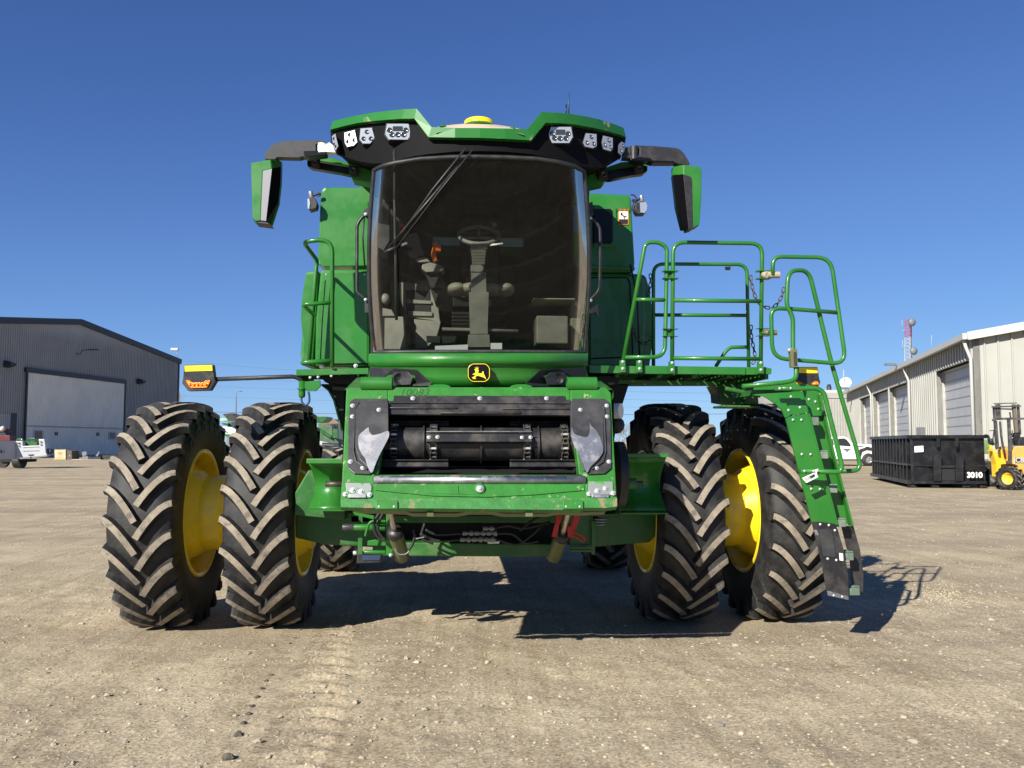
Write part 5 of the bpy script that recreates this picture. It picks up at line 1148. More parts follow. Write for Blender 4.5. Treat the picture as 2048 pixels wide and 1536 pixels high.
b = MB(); q = HW(354, 720); b.tube([q, q+V((0, 0, 1.6))], .05, silver, 6); b.box(q+V((-.4, 0, 1.7)), (1.1, .5, .35), sidingw); b.build('roof_lamp', hang)
b = MB(); p0 = HZ(60, 0)+Hn*4.5; p1 = HZ(352, 0)+Hn*4.5; p2 = HZ(352, 0); p3 = HZ(60, 0); b.prism([V((p.x, p.y, .02)) for p in (p0, p1, p2, p3)], (0, 0, .02), concr); tag(b.build('concrete_apron'), kind='structure')

# cream workshop with roll-up doors on the right
def dr_(px): return 9353/(215-.447*(1952-px))
def RW(px, py): return AD(px, py, dr_(px))
def RZ(px, z): p = AD(px, 880, dr_(px)); return V((p.x, p.y, z))
Rc = RZ(1953, 0); Rf_ = RZ(1697, 0); Ru = (Rf_-Rc); Ru.z = 0; RL = Ru.length; Ru.normalize(); Rn = Ru.cross(V((0, 0, 1)))
if Rn.x > 0: Rn = -Rn
zE = AD(1950, 672, dr_(1953)).z
shop = thing('workshop_building', 'cream metal workshop with tall white roll-up doors and gutters, right side of the yard', 'building', tuple(Rc))
doors = [(1877, 1952, 5.85), (1782, 1820.5, 5.85), (1749, 1779, 5.85), (1723, 1745, 5.85)]
def along(px): p = RZ(px, 0); return (p-Rc).dot(Ru)
b = MB(); segs = sorted([(along(x1)-.0, along(x0)) for x0, x1, z in doors]); cur = 0.
def wbox(a0, a1, z0, z1, off, th, m, bb): p = Rc+Ru*a0+Rn*off; q = Rc+Ru*a1+Rn*off; return bb.prism([V((p.x, p.y, z0)), V((q.x, q.y, z0)), V((q.x, q.y, z1)), V((p.x, p.y, z1))], -Rn*th, m)
for (s0, s1) in segs+[(RL, RL)]:
    s0 = max(s0, .10)
    if s0 > cur:
        wbox(cur, s0, 0, zE, 0, .3, siding, b); k = cur+.1
        while k < s0-.05: p = Rc+Ru*k+Rn*.02; b.beam(V((p.x, p.y, .3)), V((p.x, p.y, zE-.1)), .20, .16, siding, Rn); k += .6
    if s1 > s0: 
        wbox(s0, s1, 5.85, zE, 0, .3, siding, b); k = s0+.1
        while k < s1: p = Rc+Ru*k+Rn*.02; b.beam(V((p.x, p.y, 5.9)), V((p.x, p.y, zE-.1)), .20, .16, siding, Rn); k += .6
    cur = max(cur, s1)
Gu = -Rn; gl_ = 24.; pkz = zE+2.0
g = [Rc, Rc+Gu*gl_]; g0, g1 = g
b.prism([V((g0.x, g0.y, 0)), V((g1.x, g1.y, 0)), V((g1.x, g1.y, zE)), V(((g0.x+g1.x)/2, (g0.y+g1.y)/2, pkz)), V((g0.x, g0.y, zE))], Ru*.25, siding)
k = .5
while k < gl_:
    p = Rc+Gu*k-Ru*.02; t = min(k, gl_-k)/(gl_/2); b.beam(V((p.x, p.y, .2)), V((p.x, p.y, zE+2.0*t-.1)), .07, .13, siding, -Ru); k += .62
b.prism([V((p.x, p.y, 0)) for p in (Rf_, Rf_+Gu*gl_)]+[V((p.x, p.y, zE)) for p in (Rf_+Gu*gl_, Rf_)], Ru*.2, siding)
b.build('wall', shop)
b = MB(); p = Rc-Ru*.4+Rn*.35; q = Rf_+Rn*.35; pk0 = Rc-Ru*.4+Gu*gl_/2; pk1 = Rf_+Gu*gl_/2; e1 = Rc-Ru*.4+Gu*gl_; e2 = Rf_+Gu*gl_
b.prism([V((p.x, p.y, zE+.05)), V((q.x, q.y, zE+.05)), V((pk1.x, pk1.y, pkz+.1)), V((pk0.x, pk0.y, pkz+.1))], (0, 0, .12), siding); b.prism([V((pk0.x, pk0.y, pkz+.1)), V((pk1.x, pk1.y, pkz+.1)), V((e2.x, e2.y, zE)), V((e1.x, e1.y, zE))], (0, 0, .12), siding)
b.beam(V((p.x, p.y, zE))-Ru*.05, V((pk0.x, pk0.y, pkz+.05))-Ru*.05, .12, .4, sidingw, V((0, 0, 1)))
b.build('roof', shop)
b = MB(); b.beam(V((p.x, p.y, zE+.0))+Rn*.1, V((q.x, q.y, zE+.0))+Rn*.1, .22, .30, sidingw); gtr = b.build('gutter', shop)
for px in (1953.5, 1825.5, 1747.5):
    b = MB(); a = along(px); p = Rc+Ru*a; b.tube([V((p.x, p.y, zE-.1))+Rn*.45, V((p.x, p.y, zE-.5))+Rn*.35, V((p.x, p.y, zE-1.1))+Rn*.14, V((p.x, p.y, .2))+Rn*.14], .085, sidingw, 8); b.build('downspout', gtr)
for x0_, x1_, z_ in doors:
    b = MB(); a0_, a1_ = along(x1_), along(x0_); wbox(a0_, a1_, 0, z_, -.45, .08, doorw, b)
    k = .5
    while k < z_: wbox(a0_+.05, a1_-.05, k, k+.05, -.435, .03, mat('panel_seam_grey', (.25, .26, .27), .6) if 'panel_seam_grey' not in MATS else MATS['panel_seam_grey'], b); k += .52
    o = b.build('roll_up_door', shop)
    b = MB(); p = Rc+Ru*(a1_); q = Rc+Ru*a0_; b.prism([V((p.x, p.y, 0)), V((p.x, p.y, z_)), V((p.x, p.y, z_))-Rn*.45, V((p.x, p.y, 0))-Rn*.45], Ru*.02, concr); b.prism([V((p.x, p.y, z_)), V((q.x, q.y, z_)), V((q.x, q.y, z_))-Rn*.45, V((p.x, p.y, z_))-Rn*.45], (0, 0, .02), siding); b.build('door_frame', o)
for x, y in ((640, 508), (245, 685)):
    b = MB(); p = RW(*zr(x+30, y)); b.tube([p, p+Rn*1.2+V((0, 0, .15))], .06, silver, 6); b.box(p+Rn*1.1+V((0, 0, .15)), (.7, .4, .15), silver); b.build('wall_lamp', shop)
b = MB(); p = RW(*zr(808, 1020)); b.box(p+Rn*.15, (.5, .6, .7), silver); b.build('meter_box', shop)
# lower annexe beyond it
ax2 = thing('annexe_building', 'low cream metal building with a flat roof edge, beyond the far end of the workshop', 'building', tuple(AD(1670, 887, 96)))
b = MB(); a = AD(1560, 887, 95); c = AD(1699, 887, 95); zA = AD(1660, 785, 95).z
b.prism([V((a.x, a.y, 0)), V((c.x, c.y, 0)), V((c.x, c.y, zA)), V((a.x, a.y, zA))], FH_*12, siding)
for i in range(26): q = a.lerp(c, (i+.5)/26); b.beam(V((q.x, q.y, .2))-FH_*.03, V((q.x, q.y, zA-.7))-FH_*.03, .08, .08, siding, -FH_)
b.build('wall', ax2); b = MB(); b.prism([V((a.x, a.y, zA)), V((c.x, c.y, zA)), V((c.x, c.y, zA+.3)), V((a.x, a.y, zA+.3))], FH_*12.2, sidingw); b.prism([V((a.x, a.y, zA-.6))-FH_*.1, V((c.x, c.y, zA-.6))-FH_*.1, V((c.x, c.y, zA))-FH_*.1, V((a.x, a.y, zA))-FH_*.1], FH_*.1, siding); b.build('roof', ax2)
b = MB(); b.tube([AD(1658, 786, 97), AD(1658, 772, 97)], .28, trim, 8); b.tube([AD(1655, 770.5, 97), AD(1661, 770.5, 97)], .12, trim, 6); b.build('flue_pipe', ax2)
dsh = thing('satellite_dish', 'white satellite dish with whip antenna on the flat roof behind the workshop', 'satellite dish', tuple(AD(1691, 785, 96)))
b = MB(); c = AD(1691, 765.5, 96); nx = (-FH_*.9-RT*.45+V((0, 0, .35))).normalized(); R = 1742/1742*.66
b.lathe([(0, .02), (.06, .35), (.16, .62)], c-nx*.1, nx, mat('dish_cream', (.75, .73, .62), .5), 24); b.build('dish', dsh); b = MB(); b.tube([c-nx*.15, AD(1691, 779, 96)], .06, silver, 6); b.tube([c, c+nx*.7], .02, trim, 5); b.tube([AD(1687.5, 779, 96), AD(1687.5, 739, 96)], [.05, .03], sidingw, 6); b.build('mast', dsh)
# lattice radio tower with two drums
d_ = 260; tw = thing('radio_tower', 'red and white lattice radio tower with two round grey drum antennas, behind the workshop roof', 'tower', tuple(AD(1819, 887, d_)))
tred = mat('tower_red', (.42, .05, .06), .5); b = MB()
def TP(t, k): y = 740-t*(740-638); w_ = (8.5-1.8*t); c = AD(1818+t*-.5, y, d_); a = 2*pi*k/3+.4; return c+RT*cos(a)*w_*d_/F+FH_*sin(a)*w_*d_/F
N_ = 14
b2 = {tred: MB(), sidingw: MB()}
for i in range(-8, N_):
    t0_, t1_ = i/N_, (i+1)/N_; mm = tred if (t0_ > .6 or t0_ < .14) else sidingw
    for k in range(3):
        b2[mm].tube([TP(t0_, k), TP(t1_, k)], .11, mm, 4, False); b2[mm].tube([TP(t0_, k), TP(t1_, k+1)], .055, mm, 4, False); b2[mm].tube([TP(t0_, k+1), TP(t1_, k)], .055, mm, 4, False)
b2[tred].build('red_section', tw, recalc=False); b2[sidingw].build('white_section', tw, recalc=False)
drm = mat('drum_grey', (.17, .18, .19), .5)
for x, y in ((700, 172), (714, 392)):
    b = MB(); c = AD(*zr(x, y), d_-1.5); b.lathe([(0, .001), (0, 1.15), (.5, 1.2), (.9, .9), (1.1, .4), (1.15, .001)], c, (-FH_+RT*.4), drm, 24); b.build('drum_antenna', tw)
b = MB()
for xx, ya, yb in ((1804, 640, 658), (1805, 680, 700), (1863, 670, 702)): b.tube([AD(xx, ya, d_), AD(xx, yb, d_)], .05, sidingw, 4)
b.tube([AD(1804, 661, d_), AD(1816, 659, d_)], .05, sidingw, 4); b.tube([AD(1805, 692, d_), AD(1816, 692, d_)], .05, sidingw, 4); b.build('whip_antenna', tw)

# roll-off dumpster
dblk = mat('dumpster_black', (.008, .008, .009), .35, var=.2, vscale=3, dust=(.05, .047, .045), dustamt=.35, dscale=2.5, bump=.25, bscale=6)
N0 = AD(1821, 880, 32.2); L0 = AD(1746, 880, 40.2); R0 = AD(1968, 880, 32.0)
for p in (N0, L0, R0): p.z = 0
ds = thing('dumpster', 'black roll-off dumpster with ribbed side, marked 3010, in front of the workshop', 'dumpster', tuple(N0))
B0 = L0+(R0-N0); u1 = (L0-N0).normalized(); u2 = (R0-N0).normalized(); zb, ztp = .16, 1.88
b = MB(); up = V((0, 0, 1))
def wall2(p, q, th, m, za=zb, zc=ztp): n_ = (q-p).normalized().cross(up); b.prism([p+up*za, q+up*za, q+up*zc, p+up*zc], n_*th, m)
wall2(L0, N0, -.08, dblk); wall2(N0, R0, -.08, dblk); wall2(R0, B0, -.08, dblk); wall2(B0, L0, -.08, dblk); b.prism([p+up*zb for p in (N0, R0, B0, L0)], up*.06, dblk); Db = b.build('body', ds)
b = MB()
for i in range(13): q = N0.lerp(L0, (i+.5)/13)-u2*.06; b.beam(q+up*zb, q+up*(ztp-.05), .12, .09, dblk, -u2)
b.beam(N0-u2*.06+up*.85, L0-u2*.06+up*.85, .12, .07, dblk); b.beam(N0-u2*.08+up*(zb+.05), L0-u2*.08+up*(zb+.05), .16, .14, dblk); b.build('side_rib', Db)
b = MB(); e_ = .07
for p, q in ((N0-u1*.06, R0-u1*.06+u2*.12), (N0-u2*.06, L0-u2*.06), (R0+u2*.06, B0+u2*.06)): b.beam(p+up*ztp, q+up*ztp, .16, .12, dblk)
b.build('top_rail', Db)
def DF(x, y, off=0.):
    r = ray(*zr(x, y)); nn = u1; k = ((N0-nn*off-CP).dot(nn))/r.dot(nn); return CP+r*k
b = MB(); b.prism([DF(x, y, .05) for x, y in ((720, 1392), (1283, 1392), (1283, 1412), (720, 1412))], u1*.1, dblk)
for x0_, x1_ in ((873, 932), (1043, 1102)): b.prism([DF(x, y, .14) for x, y in ((x0_, 1190), (x1_, 1190), (x1_, 1390), (x0_, 1390))], u1*.14, dblk)
b.prism([DF(x, y, .08) for x, y in ((932, 1270), (1043, 1270), (1043, 1290), (932, 1290))], u1*.08, dblk)
for x in (908, 1052): b.prism([DF(q, y, .06) for q, y in ((x-12, 1060), (x+12, 1060), (x+12, 1130), (x-12, 1130))], u1*.06, dblk)
b.prism([DF(x, y, .03) for x, y in ((720, 1268), (873, 1268), (873, 1274), (720, 1274))], u1*.03, dblk); b.prism([DF(x, y, .03) for x, y in ((1102, 1268), (1255, 1268), (1255, 1274), (1102, 1274))], u1*.03, dblk); b.build('hook_frame', Db)
b = MB(); b.prism([DF(x, y, .015) for x, y in ((935, 1290), (1043, 1290), (1043, 1388), (935, 1388))], u1*.012, darkin); b.build('hook_recess', Db)
b = MB(); b.prism([DF(x, y, .02) for x, y in ((726, 1124), (793, 1120), (795, 1166), (727, 1170))], u1*.015, paper); b.build('sticker', Db)
text('number', '3010', DF(1188, 1346, .02), u2, up, .27, white, Db, .004, bold=.012)
for i, x in enumerate((705, 880, 1115, 1245)):
    b = MB(); c = DF(x, 1425, -.2); b.cyl(c-u2*.12, c+u2*.12, .13, rubber, 16); b.build('roller', ds)

# white pickup by the workshop
wp_ = mat('white_vehicle_paint', (.80, .80, .80), .25, coat=.6); vg = mat('vehicle_glass', (.03, .035, .04), .1); dp = 63.
pk = thing('pickup_truck', 'white pickup parked in front of the workshop doors, left of the black dumpster', 'pickup truck', tuple(AD(1690, 930, dp)))
b = MB(); slabD(b, zz(z13, [(560, 850), (560, 740), (760, 735), (850, 727), (950, 724), (990, 740), (1040, 795), (1110, 818), (1290, 822), (1340, 850), (1350, 1000), (1340, 1010), (1150, 1012), (1150, 960), (1180, 890), (1240, 868), (1310, 880), (1315, 870), (1240, 850), (1150, 900), (1110, 1012), (560, 1012)]), dp, 2.0, wp_); bo = b.build('body', pk, .05)
b = MB(); slabD(b, zz(z13, [(876, 750), (950, 747), (985, 765), (1033, 830), (1030, 850), (882, 838)]), dp-.02, .05, vg); b.build('side_window', bo); b = MB(); slabD(b, zz(z13, [(780, 755), (800, 752), (818, 832), (798, 834)]), dp-.02, .05, vg); b.build('side_window', bo)
b = MB(); slabD(b, zz(z13, [(1140, 900), (1165, 880), (1240, 862), (1315, 875), (1345, 910), (1345, 930), (1300, 905), (1240, 895), (1180, 920), (1160, 1000), (1130, 1000)]), dp-.06, .1, charcoal); b.build('wheel_arch', bo, .02)
b = MB(); slabD(b, zz(z13, [(560, 1015), (1150, 1015), (1150, 1032), (560, 1030)]), dp-.05, .4, trim); slabD(b, zz(z13, [(1120, 846), (1195, 848), (1190, 856), (1120, 856)]), dp-.04, .05, charcoal); b.build('sill', bo)
b = MB(); slabD(b, zz(z13, [(945, 880), (1030, 885), (1000, 905), (985, 930), (970, 908)]), dp-.03, .02, silver); b.tube([AD(*z13(x, y), dp-.05) for x, y in ((945, 895), (965, 880), (985, 895), (1010, 885), (1032, 890))], .02, charcoal, 4); b.build('door_emblem', bo)
for cx in (1255, 690):
    c = AD(*z13(cx, 1020), dp+.05); b = MB(); b.lathe([(-.14, .25), (-.14, .44), (-.08, .47), (.08, .47), (.14, .44), (.14, .25)], c, FH_, rubber, 32); wh = b.build('wheel', pk)
    b = MB(); b.lathe([(-.13, .26), (-.12, .22), (-.06, .18), (-.08, .08), (-.12, .001)], c, FH_, silver, 20); b.build('rim', wh)

# forklift
fl_ = thing('forklift', 'yellow rough terrain forklift with dark mast and cab guard, beside the dumpster', 'forklift', tuple(AD(2010, 977, 31)))
jy = mat('forklift_yellow', (.80, .48, .02), .45, var=.08, vscale=2, dust=(.5, .33, .12), dustamt=.5, dscale=4); jo = mat('faded_yellow', (.62, .37, .09), .5, var=.1, vscale=3); dj = 30.5
jd = mat('mast_dark', (.05, .05, .052), .5, var=.2, vscale=5, dust=(.22, .20, .16), dustamt=.5, dscale=5)
b = MB()
def jb(pts, w_, d=dj, m=jd):
    for i in range(len(pts)-1): b.beam(AD(*zj(*pts[i]), d), AD(*zj(*pts[i+1]), d), w_*d/F/6.98, w_*d/F/6.98, m, FH_)
for p in ([(262, 230), (300, 820)], [(300, 200), (318, 420)], [(335, 195), (350, 420)], [(600, 200), (628, 620)]): jb(p, 26, dj+1)
jb([(540, 200), (580, 640)], 42, dj+1, mat('mast_rust', (.16, .13, .09), .6)); jb([(235, 235), (640, 225)], 20, dj+.9); jb([(262, 190), (585, 182)], 14, dj+1); jb([(330, 262), (560, 268)], 20, dj+1.1); jb([(350, 395), (540, 390)], 14, dj+1.1); jb([(485, 310), (500, 400)], 16, dj+1); jb([(250, 700), (265, 560), (205, 570)], 12, dj+1); b.build('mast', fl_)
b = MB(); jb([(245, 425), (280, 405), (690, 400), (760, 400)], 26, dj); jb([(290, 430), (320, 820)], 26); jb([(350, 440), (365, 640), (400, 830)], 22); jb([(470, 410), (488, 800), (520, 800)], 34); jb([(455, 420), (530, 780)], 14); jb([(488, 800), (485, 1000), (440, 1010)], 34); jb([(490, 700), (520, 620), (520, 560)], 10); b.build('overhead_guard', fl_)
b = MB(); slabD(b, zz(zj, [(600, 780), (610, 700), (640, 660), (720, 655), (760, 780)]), dj+.3, .5, black); slabD(b, zz(zj, [(550, 610), (640, 590), (640, 660), (560, 660)]), dj+.6, .4, black); b.build('seat', fl_, .03)
b = MB(); slabD(b, zz(zj, [(526, 1030), (524, 840), (545, 800), (600, 790), (760, 790), (760, 1190), (690, 1180), (660, 1110), (610, 1110), (605, 1060)]), dj, 1.1, jo); hd_ = b.build('hood', fl_, .05)
b = MB(); slabD(b, zz(zj, [(568, 945), (656, 950), (656, 1015), (568, 1012)]), dj-.02, .03, trim); b.build('name_plate', hd_)
text('maker_mark', 'JCB', AD(*zj(613, 982), dj-.03), RT, V((0, 0, 1)), .24, sidingw, hd_, .004, bold=.006)
b = MB(); slabD(b, zz(zj, [(245, 840), (372, 832), (440, 1035), (368, 1040), (350, 1222), (312, 1215), (300, 1030)]), dj+.4, .35, jy); slabD(b, zz(zj, [(210, 770), (245, 770), (245, 835), (212, 835)]), dj+.4, .1, jy); slabD(b, zz(zj, [(185, 840), (245, 835), (245, 855), (190, 855)]), dj+.35, .1, jo); fe = b.build('fender', fl_, .03)
b = MB(); slabD(b, zz(zj, [(295, 850), (360, 850), (362, 878), (300, 876)]), dj+.38, .03, sidingw); b.build('fender_marking', fe)
b = MB(); slabD(b, zz(zj, [(380, 1040), (760, 1100), (760, 1300), (600, 1290)]), dj+1.0, .6, darkin); b.build('chassis', fl_)
st_me = mesh_of(tyre_mesh(R=.44, W=.36, rb=.22, N=13, ang=.14, lh=.03, lw=.05, zc=.43, seg=40), 'tyre')
def smallwheel(px, pyb, d, sc, rot, par, rimm):
    g_ = AD(px, pyb, d); h = MB(); h.lathe([(.0, .22), (.02, .12), (.02, .001)], (0, 0, 0), (1, 0, 0), rimm, 20); h.lathe([(-.12, .23), (-.14, .22), (-.02, .17), (-.0, .001)], (0, 0, 0), (1, 0, 0), rimm, 24); o = h.build('wheel', par)
    o.matrix_world = Matrix.Translation(V((g_.x, g_.y, .43*sc))) @ Matrix.Rotation(rot, 4, 'Z') @ Matrix.Scale(sc, 4)
    t = bpy.data.objects.new('tyre', st_me); COL.objects.link(t); t.parent = o; return o
for o in (hang, shop): pass
def at_thing(o, par): 
    o.parent = par; o.matrix_parent_inverse = par.matrix_world.inverted(); return o
w1 = smallwheel(2019, 976, 30.6, 1.0, radians(28), None, jy); w2 = smallwheel(1990, 968, 33.0, .85, radians(20), None, jd)
# old green tractor half hidden behind the dumpster
tr = thing('old_tractor', 'old pale green tractor half hidden between the dumpster and the forklift', 'tractor', tuple(AD(1980, 940, 36)))
og = mat('faded_green_paint', (.16, .26, .10), .5, var=.15, vscale=3)
b = MB(); slabD(b, zz(zj, [(60, 720), (110, 700), (180, 690), (215, 730), (300, 735), (298, 765), (250, 775), (250, 890), (60, 890)]), 36, 1.2, og); b.build('hood', tr, .05)
b = MB(); b.tube(smoothpath([AD(*zj(x, y), 35.9) for x, y in ((105, 650), (150, 630), (190, 650), (200, 700))]), .04, trim, 6); b.tube([AD(*zj(220, 740), 36), AD(*zj(215, 680), 36)], .12, trim, 8); b.build('exhaust_pipe', tr)
w3 = smallwheel(1975, 955, 35.5, 1.75, radians(15), None, og)

# service truck on the left
stw_ = thing('service_truck', 'white utility service truck carrying a red tool box and a green bin', 'truck', tuple(AD(40, 935, 58)))
d5 = 57.; b = MB()
wt_ = mat('truck_white_shade_grey', (.42, .43, .45), .35)  # white truck body greyed: the shade on it is painted into the colour
slabD(b, zz(zt_, [(322, 330), (460, 325), (466, 432), (805, 420), (790, 290), (905, 290), (925, 400), (935, 560), (965, 622), (330, 700)]), d5, .5, wt_)
b.prism([AD(*zt_(x, y), d5-3*(1-(x+600)/922) if x < 322 else d5) for x, y in ((-600, 325), (322, 328), (330, 700), (-600, 700))], FH_*.3, wt_); bo = b.build('utility_body', stw_, .02)
b = MB()
for x, y, r in ((395, 375, 16), (395, 432, 14), (845, 350, 16), (845, 405, 14), (345, 370, 10), (345, 410, 10)): c = AD(*zt_(x, y), d5-.03); b.cyl(c, c-FH_*.04, r*d5/F/10.24, trim, 12)
slabD(b, zz(zt_, [(565, 605), (690, 600), (660, 625), (590, 630)]), d5-.05, .04, trim); slabD(b, zz(zt_, [(470, 450), (800, 440), (800, 450), (470, 460)]), d5-.03, .03, silver); slabD(b, zz(zt_, [(470, 530), (800, 520), (800, 528), (470, 540)]), d5-.03, .03, silver)
c = AD(*zt_(52, 540), d5-1.2); b.box(c, (.2, .1, .2), trim); b.build('tail_fitting', bo)
b = MB(); slabD(b, zz(zt_, [(400, 665), (620, 650), (620, 685), (400, 700)]), d5-.4, .3, silver); slabD(b, zz(zt_, [(650, 650), (970, 622), (970, 645), (650, 680)]), d5-.4, .3, silver); b.build('bumper', stw_)
b = MB(); slabD(b, zz(zt_, [(0, 700), (560, 700), (540, 760), (0, 760)]), d5+.3, 1.2, darkin); b.build('chassis', stw_)
for x in (400, 60):
    c = AD(*zt_(x, 745), d5+.6); b = MB(); b.cyl(c-FH_*.14, c+FH_*.14, .42, rubber, 24) if x < 100 else b.cyl(c-RT*.28, c+RT*.28, .42, rubber, 24); b.build('wheel', stw_)
b = MB(); slabD(b, zz(zt_, [(920, 520), (970, 485), (1040, 500), (1045, 545), (1000, 580), (960, 620), (925, 590)]), d5+.2, .4, trim); b.build('vise', stw_, .02)
b = MB(); slabD(b, zz(zt_, [(462, 330), (755, 325), (755, 408), (700, 425), (470, 432)]), d5+.35, 1.2, greend); b.tube(fillet([AD(*zt_(x, y), d5+.3) for x, y in ((345, 330), (350, 290), (470, 285), (475, 400))], .08), .035, green, 6); b.tube(fillet([AD(*zt_(x, y), d5+.3) for x, y in ((590, 320), (600, 275), (715, 270), (720, 330))], .08), .035, green, 6)
tag(b.build('storage_bin'), 'dark green open bin with bright green handles, in the bed of the white service truck', 'bin')
b = MB(); slabD(b, zz(zt_, [(-150, 225), (30, 215), (200, 215), (205, 300), (200, 320), (-150, 320)]), d5+.2, .8, redd); tag(b.build('tool_box', None, .03), 'red tool box sitting on the side of the white service truck', 'tool box')
b = MB(); slabD(b, zz(zt_, [(-150, 60), (40, 60), (110, 80), (130, 110), (100, 140), (0, 150), (-150, 150)]), d5+.3, .6, redd); slabD(b, zz(zt_, [(-150, 150), (110, 140), (130, 205), (-150, 212)]), d5+.35, .6, trim); b.ball(AD(*zt_(55, 75), d5+.2), .18, sidingw, 10); tag(b.build('air_compressor', None, .02), 'small red and black compressor standing on the red tool box', 'compressor')

# crate, pallets and parts in front of the hangar
dc = 88.; wood = mat('pallet_wood', (.52, .42, .28), .8, var=.15, vscale=4); card = mat('cardboard', (.58, .46, .28), .85, var=.06, vscale=2)
cr_ = thing('crate', 'tan cardboard crate with printed side on a wooden pallet by the hangar door', 'crate', tuple(AD(125, 917, dc)))
b = MB(); slabD(b, zz(zt_, [(1115, 505), (1270, 510), (1345, 500), (1345, 695), (1120, 695)]), dc, 1.6, card)
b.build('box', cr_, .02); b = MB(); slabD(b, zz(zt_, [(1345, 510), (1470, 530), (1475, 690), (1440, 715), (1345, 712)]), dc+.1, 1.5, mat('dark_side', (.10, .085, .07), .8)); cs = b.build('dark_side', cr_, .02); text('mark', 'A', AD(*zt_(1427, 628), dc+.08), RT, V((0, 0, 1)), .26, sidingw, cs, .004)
b = MB()
for k, (y, w_) in enumerate(((560, 90), (575, 100), (592, 80), (605, 60), (630, 30), (662, 120))): slabD(b, zz(zt_, [(1228-w_/2, y), (1228+w_/2, y), (1228+w_/2, y+5), (1228-w_/2, y+5)]), dc-.02, .02, mat('print_brown', (.30, .19, .09), .8) if 'print_brown' not in MATS else MATS['print_brown'])
b.build('printed_marks', cr_)
def pallet(x0, x1, y0, y1, d, lab):
    b = MB(); slabD(b, zz(zt_, [(x0, y0), (x1, y0), (x1, y0+10), (x0, y0+10)]), d, 1.2, wood); slabD(b, zz(zt_, [(x0, y1-8), (x1, y1-8), (x1, y1), (x0, y1)]), d, 1.2, wood)
    for t in (0, .47, .93): xx = x0+(x1-x0)*t; w_ = (x1-x0)*.07; slabD(b, zz(zt_, [(xx, y0+10), (xx+w_, y0+10), (xx+w_, y1-8), (xx, y1-8)]), d, 1.2, wood)
    o = b.build('pallet'); tag(o, lab, 'pallet')
pallet(1100, 1340, 697, 742, dc-.02, 'wooden pallet under the tan cardboard crate')
pallet(1460, 1680, 700, 742, dc, 'empty wooden pallet right of the tan crate'); pallet(1680, 2060, 705, 748, dc, 'wooden pallet carrying the grey steel beam, left of the machine')
b = MB(); slabD(b, zz(zt_, [(1680, 560), (1740, 540), (1775, 555), (1770, 620), (1700, 640), (1680, 620)]), dc+.3, .3, silver); slabD(b, zz(zt_, [(1680, 645), (1800, 640), (1810, 700), (1690, 700)]), dc+.3, .5, silver); slabD(b, zz(zt_, [(1800, 655), (2060, 650), (2060, 700), (1810, 700)]), dc+.35, .3, charcoal); slabD(b, zz(zt_, [(1955, 635), (2020, 545), (2040, 550), (2000, 645)]), dc+.3, .1, silver)
tag(b.build('steel_frame_part', None, .01), 'grey steel beam with an upright bracket lying on a pallet before the hangar', 'steel part')
b = MB(); slabD(b, [(200, 911), (232, 909), (236, 922), (202, 922)], dc+.6, .6, charcoal); tag(b.build('beam', None, .02), 'dark square beam end on the ground just left of the outer left tyre', 'beam')

# machinery seen in the gaps between the wheels
zq = ZZ(430, 800, 12.8); zp = ZZ(610, 760, 7.68)
im = thing('farm_implement', 'green and white farm implement with a dark upright plate, seen between the two left tyres', 'farm machine', tuple(AD(455, 905, 42)))
b = MB(); slabD(b, zz(zq, [(0, 690), (200, 680), (430, 700), (540, 760), (500, 900), (560, 940), (200, 940), (0, 900)]), 42, 1.5, wp_); b.build('body', im, .02)
b = MB(); slabD(b, zz(zq, [(195, 360), (460, 332), (590, 470), (560, 560), (370, 545)]), 41, .08, charcoal); slabD(b, zz(zq, [(460, 340), (560, 375), (780, 380), (860, 450), (600, 470)]), 41.1, .5, trim); b.build('upright_plate', im)
b = MB(); slabD(b, zz(zq, [(100, 490), (200, 460), (300, 470), (330, 520), (180, 540), (100, 540)]), 43, 1, mat('pale_green_tank', (.30, .48, .30), .4)); slabD(b, zz(zq, [(330, 565), (450, 560), (560, 640), (560, 740), (470, 700), (320, 680)]), 42.5, .5, green); slabD(b, zz(zq, [(215, 860), (385, 880), (385, 940), (300, 945), (215, 910)]), 41.5, .4, green); b.build('green_frame', im, .01)
b = MB(); slabD(b, zz(zq, [(180, 590), (330, 600), (330, 660), (180, 620)]), 42.2, .4, trim); b.build('linkage', im); b = MB(); slabD(b, zz(zq, [(420, 570), (540, 590), (480, 720), (420, 700)]), 42.2, .2, trim); b.build('bracket', im); b = MB(); slabD(b, zz(zq, [(205, 770), (285, 795), (285, 812), (205, 790)]), 41.9, .05, trim); b.build('trim_strip', im); b = MB(); slabD(b, zz(zq, [(300, 950), (380, 950), (370, 1300), (320, 1300)]), 41.5, .3, silver); b.build('support_leg', im)
s2 = thing('air_seeder', 'dark green seeder with a hopper, seen between the left inner tyre and the feeder house', 'farm machine', tuple(AD(665, 905, 44)))
b = MB(); slabD(b, zz(zp, [(120, 560), (335, 562), (335, 600), (265, 650), (120, 650)]), 45, 1.5, greend); b.build('hopper', s2, .02)
b = MB(); slabD(b, zz(zp, [(200, 660), (330, 680), (420, 690), (420, 900), (560, 930), (560, 1000), (200, 930)]), 44, 1.5, mat('dull_green_metal', (.07, .13, .075), .6, var=.2, vscale=3)); slabD(b, zz(zp, [(215, 730), (400, 860), (400, 900), (215, 790)]), 43.8, .2, greend); b.build('body', s2, .02)
